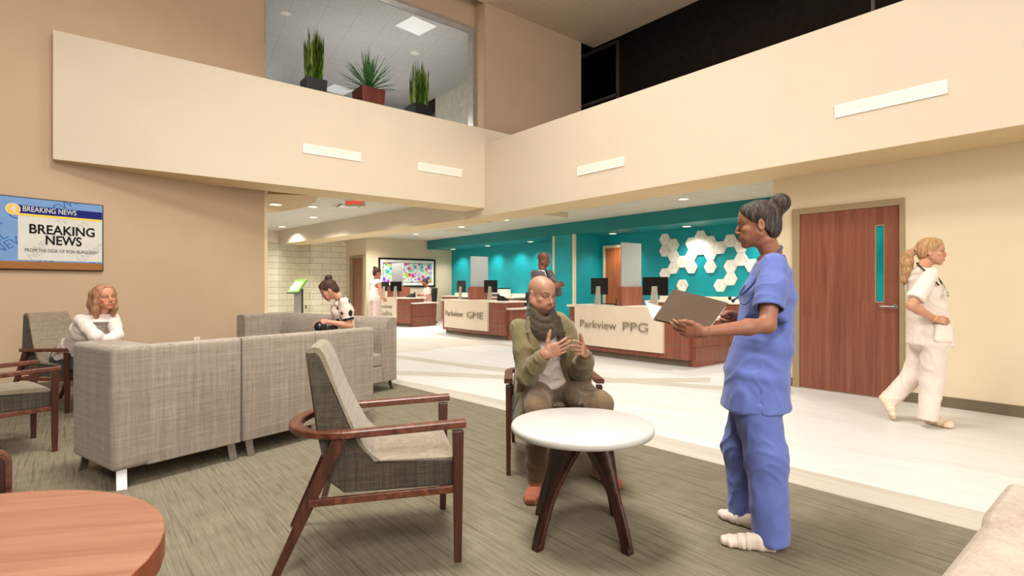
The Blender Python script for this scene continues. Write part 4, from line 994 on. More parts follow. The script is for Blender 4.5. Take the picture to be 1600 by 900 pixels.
# kiosk by the brick wall
k0 = C(466, 460, 12.8)
t = thing('information_kiosk', 'slim grey kiosk stand with a green framed tablet by the ivory brick wall', 'kiosk', (k0.x, k0.y, .003), -TH)
obj('base_plate', MB().box(-.2, .2, -.16, .16, 0, .015), M_steel, t, bevel=.004)
obj('post', MB().box(-.09, .09, -.03, .03, .015, 1.2), M_silver, t, bevel=.004)
obj('post_edge', MB().box(.09, .105, -.035, .035, .015, 1.2), M_blackpl, t)
Mk = Matrix.Translation((-.02, -.05, 1.27)) @ Matrix.Rotation(math.radians(-22), 4, 'Z') @ Matrix.Rotation(math.radians(48), 4, 'X')
M_green = plain('lime green frame', (120, 190, 54), .45)
hd = obj('tablet_frame', MB().box(-.17, .17, -.2, .2, -.02, .0, Mk), M_green, t, bevel=.004)
obj('tablet_screen', MB().box(-.11, .11, -.15, .13, .0, .004, Mk), plain('white lit screen', (236, 240, 228), .3, emit=.3), hd)
obj('tablet_back', MB().box(-.17, .17, -.2, .2, -.035, -.02, Mk).box(-.172, .172, -.215, -.2, -.035, 0, Mk), M_blackpl, hd)
# ================================================================ people: signed distance modelling, meshed with surface nets
from mathutils import noise as mnoise
def V3(v): return np.array((v[0], v[1], v[2]), dtype=np.float64)
def smin(a, b, k):
    if k <= 0: return np.minimum(a, b)
    h = np.maximum(k-np.abs(a-b), 0)/k
    return np.minimum(a, b)-h*h*k*.25
def smax(a, b, k): return -smin(-a, -b, k)
class Field:
    def __init__(s, lo, hi, h):
        s.lo = V3(lo); s.h = h; s.n = np.ceil((V3(hi)-s.lo)/h).astype(int)+1
        s.f = np.full(s.n, .3, dtype=np.float32)
        s.ax = [s.lo[i]+h*np.arange(s.n[i]) for i in range(3)]
    def block(s, lo, hi):
        i0 = np.clip(np.floor((V3(lo)-s.lo)/s.h).astype(int), 0, s.n); i1 = np.clip(np.ceil((V3(hi)-s.lo)/s.h).astype(int)+1, 0, s.n)
        sl = tuple(slice(a, b) for a, b in zip(i0, i1))
        return sl, s.ax[0][sl[0]][:, None, None], s.ax[1][sl[1]][None, :, None], s.ax[2][sl[2]][None, None, :]
    def apply(s, fn, lo, hi, k=.0, op='u'):
        m = k+s.h*2+.012; sl, X, Y, Z = s.block(V3(lo)-m, V3(hi)+m)
        if min(s.f[sl].shape) == 0: return s
        d = fn(X, Y, Z)
        if op == 'u': s.f[sl] = smin(s.f[sl], d, k)
        elif op == 's': s.f[sl] = smax(s.f[sl], -d, k)
        return s
    def inter(s, fn, k=0.0):
        X, Y, Z = s.ax[0][:, None, None], s.ax[1][None, :, None], s.ax[2][None, None, :]
        s.f = smax(s.f, np.broadcast_to(fn(X, Y, Z), s.f.shape).astype(np.float32), k); return s
    def cap(s, a, b, ra, rb=None, k=.0, op='u'):
        a = V3(a); b = V3(b); rb = ra if rb is None else rb; ba = b-a; L = max(ba @ ba, 1e-9); r = max(ra, rb)
        def fn(X, Y, Z):
            h = np.clip(((X-a[0])*ba[0]+(Y-a[1])*ba[1]+(Z-a[2])*ba[2])/L, 0, 1)
            return np.sqrt((X-a[0]-h*ba[0])**2+(Y-a[1]-h*ba[1])**2+(Z-a[2]-h*ba[2])**2)-(ra+(rb-ra)*h)
        return s.apply(fn, np.minimum(a, b)-r, np.maximum(a, b)+r, k, op)
    def chain(s, pts, rs, k=.0, op='u'):
        for i in range(len(pts)-1): s.cap(pts[i], pts[i+1], rs[i], rs[i+1], k, op)
        return s
    def ell(s, c, rad, R=None, k=.0, op='u'):
        c = V3(c); R = np.eye(3) if R is None else np.array(R, dtype=float); rad = np.array(rad, dtype=float); e = np.abs(R) @ rad
        def fn(X, Y, Z):
            x, y, z = X-c[0], Y-c[1], Z-c[2]
            q = [(x*R[0, i]+y*R[1, i]+z*R[2, i])/rad[i] for i in range(3)]
            k0 = np.sqrt(q[0]**2+q[1]**2+q[2]**2); k1 = np.sqrt((q[0]/rad[0])**2+(q[1]/rad[1])**2+(q[2]/rad[2])**2)
            return np.where(k1 > 1e-6, k0*(k0-1)/np.maximum(k1, 1e-6), -rad.min())
        return s.apply(fn, c-e, c+e, k, op)
    def loft(s, st, k=.0, op='u', p=2.0, cap=.6):
        """stations (centre, u axis, v axis, ru, rv)"""
        for (c0, u0, v0, a0, b0), (c1, u1, v1, a1, b1) in zip(st[:-1], st[1:]):
            c0, c1 = V3(c0), V3(c1); u = V3(u0)+V3(u1); u /= np.linalg.norm(u); v = V3(v0)+V3(v1); v /= np.linalg.norm(v)
            ba = c1-c0; L2 = ba @ ba; L = math.sqrt(L2); t = ba/L; r = max(a0, a1, b0, b1)
            def fn(X, Y, Z):
                x, y, z = X-c0[0], Y-c0[1], Z-c0[2]
                hr = (x*t[0]+y*t[1]+z*t[2]); h = np.clip(hr/L, 0, 1); e = hr-h*L
                x = x-h*ba[0]; y = y-h*ba[1]; z = z-h*ba[2]
                A = a0+(a1-a0)*h; B = b0+(b1-b0)*h; mn = np.minimum(A, B)
                du = np.abs(x*u[0]+y*u[1]+z*u[2])/A; dv = np.abs(x*v[0]+y*v[1]+z*v[2])/B; de = np.abs(e)/(mn*cap)
                q = np.sqrt(((du**p+dv**p)**(2/p))+de**2)
                return (q-1)*mn
            s.apply(fn, np.minimum(c0, c1)-r, np.maximum(c0, c1)+r, k, op)
        return s
    def plane(s, p, n, k=.0):
        """keep the side the normal points away from"""
        p = V3(p); n = V3(n)/np.linalg.norm(V3(n))
        return s.inter(lambda X, Y, Z: (X-p[0])*n[0]+(Y-p[1])*n[1]+(Z-p[2])*n[2], k)
    def mesh(s):
        f = s.f; ins = f < 0
        for i in range(3):
            sl = [slice(None)]*3; sl[i] = 0; f[tuple(sl)] = np.maximum(f[tuple(sl)], 1e-4); sl[i] = -1; f[tuple(sl)] = np.maximum(f[tuple(sl)], 1e-4)
        ins = f < 0
        c = [ins[i:ins.shape[0]-1+i, j:ins.shape[1]-1+j, k:ins.shape[2]-1+k] for i in (0, 1) for j in (0, 1) for k in (0, 1)]
        tot = sum(x.astype(np.int8) for x in c); act = (tot > 0) & (tot < 8)
        I = np.argwhere(act); idx = np.full(act.shape, -1, dtype=np.int64); idx[act] = np.arange(len(I))
        off = np.array([(i, j, k) for i in (0, 1) for j in (0, 1) for k in (0, 1)])
        val = np.stack([f[I[:, 0]+o[0], I[:, 1]+o[1], I[:, 2]+o[2]] for o in off], 1)
        acc = np.zeros((len(I), 3)); cnt = np.zeros(len(I))
        for a in range(8):
            for b in range(a+1, 8):
                if np.abs(off[a]-off[b]).sum() != 1: continue
                va, vb = val[:, a], val[:, b]; m = (va < 0) != (vb < 0); t = np.where(m, va/np.where(va-vb == 0, 1, va-vb), 0)
                acc += np.where(m[:, None], off[a]+(off[b]-off[a])*t[:, None], 0); cnt += m
        P = s.lo+s.h*(I+acc/np.maximum(cnt, 1)[:, None])
        Q = []
        for a in range(3):
            b, d = (a+1) % 3, (a+2) % 3
            s0 = [slice(None)]*3; s1 = [slice(None)]*3; s0[a] = slice(0, -1); s1[a] = slice(1, None)
            x0 = ins[tuple(s0)]; x1 = ins[tuple(s1)]; ch = np.argwhere(x0 != x1)
            ok = (ch[:, b] > 0) & (ch[:, d] > 0) & (ch[:, b] < ins.shape[b]-1) & (ch[:, d] < ins.shape[d]-1); ch = ch[ok]
            def g(db, dd):
                q = ch.copy(); q[:, b] += db; q[:, d] += dd; return idx[q[:, 0], q[:, 1], q[:, 2]]
            quad = np.stack([g(-1, -1), g(0, -1), g(0, 0), g(-1, 0)], 1)
            fl = ~x0[tuple(ch.T)]; quad[fl] = quad[fl][:, ::-1]; Q.append(quad)
        return P, np.concatenate(Q)
def relax(P, Q, it=2, lam=.5):
    e = np.concatenate([Q[:, [0, 1]], Q[:, [1, 2]], Q[:, [2, 3]], Q[:, [3, 0]]]); e = np.concatenate([e, e[:, ::-1]])
    n = np.bincount(e[:, 0], minlength=len(P)).astype(float)
    for _ in range(it):
        A = np.stack([np.bincount(e[:, 0], weights=P[e[:, 1], i], minlength=len(P)) for i in range(3)], 1)/np.maximum(n, 1)[:, None]
        P = P+lam*(A-P)
    return P
def normals(P, Q):
    n = np.cross(P[Q[:, 2]]-P[Q[:, 0]], P[Q[:, 3]]-P[Q[:, 1]]); N = np.zeros_like(P)
    for i in range(4):
        for j in range(3): N[:, j] += np.bincount(Q[:, i], weights=n[:, j], minlength=len(P))
    return N/np.maximum(np.linalg.norm(N, axis=1), 1e-12)[:, None]
def np_mesh(name, parts):
    """parts: list of (P, Q, colour array or None) joined into one mesh with a colour attribute"""
    me = bpy.data.meshes.new(name); V = np.concatenate([p[0] for p in parts]); b = 0; F_ = []
    for p in parts: F_.append(p[1]+b); b += len(p[0])
    F_ = np.concatenate(F_)
    me.vertices.add(len(V)); me.vertices.foreach_set('co', V.astype(np.float32).ravel())
    me.loops.add(F_.size); me.loops.foreach_set('vertex_index', F_.astype(np.int32).ravel())
    me.polygons.add(len(F_)); me.polygons.foreach_set('loop_start', np.arange(0, F_.size, 4, dtype=np.int32)); me.polygons.foreach_set('loop_total', np.full(len(F_), 4, dtype=np.int32))
    me.update(calc_edges=True); me.validate()
    me.polygons.foreach_set('use_smooth', np.ones(len(me.polygons), dtype=bool))
    if parts[0][2] is not None:
        c = np.concatenate([p[2] for p in parts]); at = me.color_attributes.new('Col', 'FLOAT_COLOR', 'POINT')
        at.data.foreach_set('color', np.concatenate([c, np.ones((len(c), 1))], 1).astype(np.float32).ravel())
    return me
def nz(P, sc, seed=0.0):
    s = Vector(sc)
    return np.array([mnoise.noise(Vector((p[0]*s.x+seed, p[1]*s.y+seed*.7, p[2]*s.z-seed))) for p in P])
def folds(P, Q, amp, sc=(9, 9, 4), seed=0.0, warp=.05, sharp=.13):
    """soft drape plus narrow creases"""
    N = normals(P, Q); w = P+warp*np.stack([np.sin(P[:, 2]*13+seed), np.sin(P[:, 0]*11+P[:, 2]*7+seed), np.sin(P[:, 1]*12+seed)], 1)
    a = nz(w, sc, seed); b = nz(w, tuple(.6*x for x in sc), seed+5); c = nz(w, tuple(1.7*x for x in sc), seed+9)
    d = amp*(.9*b+.75*(np.exp(-(a/sharp)**2)-.3)*np.clip(b*2+.6, 0, 1)+.35*np.exp(-(c/sharp)**2)*np.clip(-b*2+.4, 0, 1))
    return P+N*d[:, None]
def L3_(c): return np.array(lin(c))
def skin_mat(name, sss=.12, rough=.48):
    s = NT(name); a = s.n('ShaderNodeVertexColor'); a.layer_name = 'Col'
    f = s.noise(s.coord(), 60, 3); mx = s.mix(s.math('MULTIPLY', f, .16), a.outputs[0], (90, 40, 26), 'MULTIPLY'); s.col(mx)
    s.set(Roughness=rough); s.b.inputs['Subsurface Weight'].default_value = sss; s.b.inputs['Subsurface Scale'].default_value = .006
    s.b.inputs['Specular IOR Level'].default_value = .35; s.bump(s.noise(s.coord(), 420, 2), .12, .0006); return s.m
M_skin = skin_mat('skin')
def cloth(name, c, rough=.85, var=.08, weave_=1.0, sheen=.2):
    if name in MATS: return MATS[name]
    s = NT(name); f = s.noise(s.coord(), 7, 2); d = tuple(x*(1-var) for x in c); u = tuple(min(255, x*(1+var)) for x in c)
    s.col(s.ramp(f, [(.3, d), (.7, u)])); s.set(Roughness=rough); s.b.inputs['Specular IOR Level'].default_value = .2; s.b.inputs['Sheen Weight'].default_value = sheen
    s.bump(s.noise(s.coord(), 650, 2), .18*weave_, .001); MATS[name] = s.m; return s.m
def hair_mat(name, a, b, c, sc=(90, 90, 9)):
    if name in MATS: return MATS[name]
    s = NT(name); f = s.noise(s.coord(sc), 1, 4, .65); s.col(s.ramp(f, [(.35, a), (.5, b), (.65, c)])); s.set(Roughness=.62); s.b.inputs['Specular IOR Level'].default_value = .22
    s.bump(f, .14, .0015); MATS[name] = s.m; return s.m
# ---------------------------------------------------------------- head
def basis(fwd, up=(0, 0, 1), roll=0.0):
    """columns: right, forward, up"""
    f = V3(fwd); f /= np.linalg.norm(f); u = V3(up); r = np.cross(f, u); r /= np.linalg.norm(r); u = np.cross(r, f)
    if roll:
        c, s_ = math.cos(roll), math.sin(roll); r, u = r*c+u*s_, u*c-r*s_
    return np.stack([r, f, u], 1)
def head_field(neck_local, h=.0027, fem=True, neck_r=.052, jaw=1.0, nose=1.0, smile=0.0, ears=True):
    lo = np.minimum((-.1, -.13, -.14), np.array(neck_local)-.075); hi = np.maximum((.1, .135, .14), np.array(neck_local)+.075)
    F_ = Field(lo, hi, h)
    F_.ell((0, -.012, .038), (.0735, .094, .082))
    F_.ell((0, .018, -.028), (.058, .066, .082), k=.03)
    F_.ell((0, .052, .045), (.054, .034, .045), k=.03)                       # forehead
    for s_ in (1, -1):
        F_.cap((s_*.054*jaw, .0, -.048), (s_*.017, .058, -.096), .019*jaw, .0145, k=.028)
        F_.ell((s_*.040, .058, -.026), (.021, .020, .018), k=.022)            # cheekbone
        F_.ell((s_*.030, .062, -.060), (.020, .020, .022), k=.02)
        F_.cap((s_*.012, .082, .021), (s_*.043, .066, .020), .0085 if fem else .0105, .008, k=.016)
    F_.ell((0, .066, -.098), (.018, .0165, .0155), k=.018)                    # chin
    for s_ in (1, -1): F_.ell((s_*.032, .094, -.002), (.0165, .016, .0115), k=.012, op='s')   # sockets
    for s_ in (1, -1): F_.ell((s_*.0315, .0725, -.0015), (.0165, .0125, .0125), k=.006)          # closed volume of the lids
    F_.chain([(0, .083, .010), (0, .0945, -.014), (0, .1045*nose, -.031)], [.0072, .008, .0098], k=.011)
    for s_ in (1, -1): F_.ell((s_*.0115, .0925, -.0385), (.0078, .010, .0075), k=.006)
    F_.ell((0, .093, -.044), (.008, .010, .006), k=.006)
    for s_ in (1, -1): F_.ell((s_*.0068, .098, -.0465), (.0034, .005, .003), k=.003, op='s')
    F_.ell((0, .078, -.066), (.026, .013, .019), k=.012)
    mz = -.0685; mw = .021+.006*smile; cz = smile*.007; cy = smile*.003
    for s_ in (1, -1):
        F_.cap((0, .0915-cy, mz+.006), (s_*mw, .080-cy, mz+.001+cz), .0056-.0014*smile, .003, k=.004)
        F_.cap((0, .0895-cy, mz-.0065), (s_*mw*.95, .0795-cy, mz-.001+cz), .0066-.001*smile, .003, k=.004)
        F_.cap((0, .1005-cy, mz), (s_*(mw+.0015), .0875-cy, mz+cz), .0032, .0028, k=.003, op='s')
    if ears:
        for s_ in (1, -1):
            a = math.radians(14); R = np.array([[math.cos(.35*s_), 0, math.sin(.35*s_)], [0, 1, 0], [-math.sin(.35*s_), 0, math.cos(.35*s_)]])
            Rz = np.array([[math.cos(-s_*.45), -math.sin(-s_*.45), 0], [math.sin(-s_*.45), math.cos(-s_*.45), 0], [0, 0, 1]])
            F_.ell((s_*.0745, -.012, -.010), (.0085, .0185, .031), Rz, k=.006)
            F_.ell((s_*.083, -.008, -.006), (.006, .0095, .017), Rz, k=.005, op='s')
    nl = np.array(neck_local, dtype=float); d = nl-np.array((0, -.028, -.06))
    F_.loft([((0, -.026, -.035), (1, 0, 0), (0, 1, 0), neck_r*.98, neck_r*1.06), ((0, -.026, -.075), (1, 0, 0), (0, 1, 0), neck_r*.96, neck_r*1.04), (tuple(nl), (1, 0, 0), (0, 1, 0), neck_r*1.08, neck_r*1.12)], k=.022)
    return F_
def paint(P, skin, lip, brow, hairtint=None, stubble=None, fem=True, smile=0.0, dark=.55):
    x, y, z = np.abs(P[:, 0]), P[:, 1], P[:, 2]; c = np.tile(L3_(skin), (len(P), 1))
    def put(m, col):
        nonlocal c; m = np.clip(m, 0, 1)[:, None]; c = c*(1-m)+L3_(col)*m
    sm = lambda e0, e1, v: np.clip((v-e0)/(e1-e0), 0, 1)
    # rosy cheeks and darker eyelids
    warm = tuple(np.clip(np.array(skin)*(1.0, .84, .8), 0, 255))
    put(.5*np.exp(-(((x-.038)/.018)**2+((z+.03)/.018)**2))*(y > .03), warm)
    put(.6*np.exp(-(((x-.0)/.012)**2+((z+.037)/.010)**2))*(y > .08), warm)
    sh = tuple(np.array(skin)*dark)
    put(.75*np.exp(-((((x-.032)/.019)**2+((z-.004)/.0095)**2))**2)*(y > .05), tuple(np.array(skin)*.72))
    if stubble: put(.8*sm(-.048, -.078, z+.25*np.clip(x-.03, 0, 1))*(y > -.02)*sm(-.13, -.11, z), stubble); put(.8*np.exp(-(((x)/.026)**2)**2-((z+.0545)/.0055)**2)*(y > .07), stubble); put(.5*np.exp(-((x/.02)**2)**2-((z+.094)/.014)**2)*(y > .05), stubble)
    mw = .0235+.006*smile; mz = -.0685+smile*.007*(x/mw)**2
    lipm = np.clip(1.35-(x/mw)**2-np.where(z > mz, ((z-mz)/.0092)**2, ((z-mz)/.0115)**2), 0, 1)*(y > .07)
    put(np.minimum(1, lipm*2.0), lip); put(np.exp(-((z-mz)/.0016)**2)*(x < .022)*(y > .07), tuple(np.array(lip)*.4))
    # brows
    zb = .0225+.0045*np.sin(np.clip((x-.012)/.04, 0, 1)*PI*.8)-(.004 if not fem else 0)
    put(np.exp(-((z-zb)/(.0028 if fem else .0042))**2)*sm(.011, .017, x)*sm(.056, .046, x)*(y > .04), brow)
    # lash line
    e = ((x-.0325)/.0165)**2+((z+.001)/.0075)**2
    put(np.exp(-((e-1.0)/.34)**2)*(z > -.003)*(y > .04)*.95, (26, 18, 14)); put(.5*np.exp(-((e-1.0)/.3)**2)*(z <= -.003)*(y > .04), sh)
    put(((x < .011) & (np.abs(z+.047) < .003) & (y > .085) & (x > .003)).astype(float)*.8, tuple(np.array(skin)*.25))
    if hairtint is not None:
        yl = np.interp(z, [-.06, -.02, .02, .05, .085, .12], [-.05, .0, .03, .062, .082, .09]); put(.85*sm(.012, -.008, y-yl)*sm(-.075, -.05, z), hairtint)
    return c
def make_eyes(c, R, root, iris=(52, 32, 20), open_=1.0, gaze=(0, 0)):
    for s_ in (1, -1):
        n, m = 20, 28; vs = []; cols = []
        for i in range(n+1):
            for j in range(m):
                th = PI*i/n; ph = 2*PI*j/m
                d = np.array((math.sin(th)*math.cos(ph), math.cos(th), math.sin(th)*math.sin(ph)))
                p = np.array((s_*.0322, .0742, -.0015))+d*np.array((.0128, .0122, .0056*open_))
                vs.append(V3(c)+R @ p)
                rr_ = math.hypot((d[0]-gaze[0])*.0135, (d[2]-gaze[1])*.0056*open_)
                cols.append(L3_((8, 6, 6)) if rr_ < .0026 else (L3_(iris) if rr_ < .0060 else L3_((176, 164, 154))))
        Q = np.array([(i*m+j, i*m+(j+1) % m, (i+1)*m+(j+1) % m, (i+1)*m+j) for i in range(n) for j in range(m)])
        vs = np.array(vs)-V3(root.location)
        me = np_mesh('eye', [(vs, Q, np.array(cols))])
        if 'eye' not in MATS:
            s = NT('eye'); a = s.n('ShaderNodeVertexColor'); a.layer_name = 'Col'; s.col(a.outputs[0]); s.set(Roughness=.15); MATS['eye'] = s.m
        link('eye', me, MATS['eye'], root)
# ---------------------------------------------------------------- hands
FIN = [(.027, .088, .070, .0082), (.009, .094, .079, .0084), (-.009, .090, .073, .0081), (-.0255, .080, .058, .0072)]
def hand(F_, w, fd, pn, side, curl=(20, 25, 18), spread=6, thumb=(35, 20, 25, 20), sc=1.0, per=None, splay=None):
    """wrist point, finger direction, back-of-hand normal; side +1 puts the thumb on cross(fd, pn)"""
    w = V3(w); y = V3(fd)/np.linalg.norm(V3(fd)); z = V3(pn); z = z-y*(z @ y); z /= np.linalg.norm(z); x = np.cross(y, z)*side
    T = lambda p: w+sc*(x*p[0]+y*p[1]+z*p[2])
    F_.loft([(T((0, -.02, 0)), x, z, .027*sc, .0205*sc), (T((.001, .025, 0)), x, z, .034*sc, .0165*sc), (T((0, .075, .001)), x, z, .040*sc, .0135*sc)], k=.008)
    F_.cap(T((.022, .02, -.008)), T((.030, .055, -.006)), .016*sc, .012*sc, k=.012)
    for i, (bx, by, L, r) in enumerate(FIN):
        c = per[i] if per else curl; a = math.radians((1.5-i)*spread if splay is None else splay[i]); p = np.array((bx, by-.012, .001)); bend = math.radians(c[0])
        pts = [T(p)]
        for q, (fr, ca) in enumerate(zip((.46, .30, .24), c)):
            if q: bend += math.radians(ca)
            d = np.array((math.sin(a)*math.cos(bend), math.cos(a)*math.cos(bend), -math.sin(bend))); p = p+d*L*fr*(1.12 if q == 0 else 1.0); pts.append(T(p))
        F_.chain(pts, [r*sc, r*.95*sc, r*.88*sc, r*.72*sc], k=.0035)
    a0, b0, c0, d0 = [math.radians(v) for v in thumb]     # out from the fingers, towards the palm, joint bends
    p = np.array((.024, .018, -.006)); pts = [T(p)]; ang = a0
    for q, (l, bb) in enumerate(((.042, 0), (.034, c0), (.027, d0))):
        ang -= bb; d = np.array((math.sin(ang)*math.cos(b0), math.cos(ang)*math.cos(b0), -math.sin(b0))); p = p+d*l; pts.append(T(p))
    F_.chain(pts, [.0135*sc, .0112*sc, .0098*sc, .0078*sc], k=.006)
def bbox(pts, m):
    a = np.array([V3(p) for p in pts]); return a.min(0)-m, a.max(0)+m
def shade_skin(P, c): return np.tile(L3_(c), (len(P), 1))
def arm_mesh(sh, el, wr, skin, r=(.046, .040, .036, .024), h=.003, **hk):
    lo, hi = bbox([sh, el, wr, V3(wr)+V3(hk['fd'])/np.linalg.norm(V3(hk['fd']))*.13], .11); F_ = Field(lo, hi, h)
    sh, el, wr = V3(sh), V3(el), V3(wr)
    F_.chain([sh, sh*.4+el*.6, el], [r[0], r[0]*.96, r[1]], k=.02)
    F_.chain([el, el*.7+wr*.3, wr], [r[2]*1.02, r[2]*1.04, r[3]], k=.02)
    hand(F_, wr, **hk); P, Q = F_.mesh(); P = relax(P, Q, 1, .4); return (P, Q, shade_skin(P, skin))
def lerp(a, b, t): return V3(a)*(1-t)+V3(b)*t
def person(label, body_parts, base, name='person'):
    base = Vector((base[0], base[1], base[2]))
    parts = [(P-V3(base), Q, c) for P, Q, c in body_parts]
    o = link(name, np_mesh(name, parts), M_skin); o.location = base
    return tag(o, label, 'person', None)
def wear(name, PQ, mat, root, label=None, col=None):
    P, Q = PQ; ol = root.matrix_basis.translation+(root.parent.matrix_basis.translation if root.parent else Vector((0, 0, 0))); me = np_mesh(name, [(P-V3(ol), Q, col)]); o = link(name, me, mat, root)
    if label: o['label'] = label
    return o
def head_part(c, R, neck_w, skin, lip, brow, h=.0027, hk={}, pk={}):
    nl = R.T @ (V3(neck_w)-V3(c)); F_ = head_field(nl, h, **hk); P, Q = F_.mesh(); P = relax(P, Q, 1, .35)
    col = paint(P, skin, lip, brow, **pk); return ((R @ P.T).T+V3(c), Q, col)
def local_mesh(F_, c, R, it=1):
    P, Q = F_.mesh(); P = relax(P, Q, it, .4); return (R @ P.T).T+V3(c), Q
def hair_cap(h=.0035, th=.008, line=((-.12, -.06), (-.07, -.055), (-.03, -.03), (.0, -.012), (.02, .035), (.05, .07), (.075, .083), (.1, .08), (.13, .08)), extra=None, lo=(-.14, -.2, -.16), hi=(.14, .13, .2), low=-.085):
    F_ = Field(lo, hi, h)
    F_.ell((0, -.012, .038), (.0735+th, .094+th, .082+th)); F_.ell((0, .045, .052), (.056+th*.6, .042+th*.6, .045+th*.5), k=.03)
    F_.ell((0, -.035, -.03), (.062+th*.5, .055+th, .06), k=.03)
    zs = [a for a, b in line]; ys = [b for a, b in line]
    F_.inter(lambda X, Y, Z: (Y-np.interp(Z, zs, ys))*.8+0*X, .006)
    F_.inter(lambda X, Y, Z: low-Z+0*X+0*Y, .01)
    if extra: extra(F_)
    return F_
def shoe(F_, heel, toe, w=.043, h=.05, tip=.030, up=(0, 0, 1)):
    heel, toe = V3(heel), V3(toe); d = toe-heel; L = np.linalg.norm(d); d /= L; u = V3(up); r = np.cross(d, u); r /= np.linalg.norm(r); u = np.cross(r, d)
    P = lambda a, z: heel+d*L*a+u*z
    F_.loft([(P(.10, h*.75), r, u, w*.72, h*.75), (P(.32, h*.72), r, u, w*.78, h*.72), (P(.62, h*.50), r, u, w, h*.52), (P(.84, h*.38), r, u, w*.95, h*.40), (P(.96, tip*.55), r, u, w*.66, tip*.6)], k=.014, p=2.4)
    F_.plane(heel+u*.001, -u, .004)
def bar_between(F_, a, b, w, t, side, k=0.0): F_.loft([(a, side, np.cross(V3(b)-V3(a), V3(side))/np.linalg.norm(np.cross(V3(b)-V3(a), V3(side))), w, t), (b, side, np.cross(V3(b)-V3(a), V3(side))/np.linalg.norm(np.cross(V3(b)-V3(a), V3(side))), w, t)], k=k, p=6, cap=.3)

def shoe_strap(root, sh, heel, toe, q, w, h, mat):
    heel, toe = V3(heel), V3(toe); d = toe-heel; L = np.linalg.norm(d); d /= L; r = np.cross(d, (0, 0, 1.)); r /= np.linalg.norm(r); u = np.cross(r, d)
    F_ = Field(*bbox([heel, toe], .1), .0035); c = heel+d*L*q+u*h*.5
    F_.loft([(c-d*.009, r, u, w, h*.60), (c+d*.009, r, u, w*.99, h*.565)], p=2.4, cap=.12); F_.plane(heel+u*.004, -u)
    P, Q = F_.mesh(); wear('shoe_strap', (relax(P, Q, 1), Q), mat, sh)
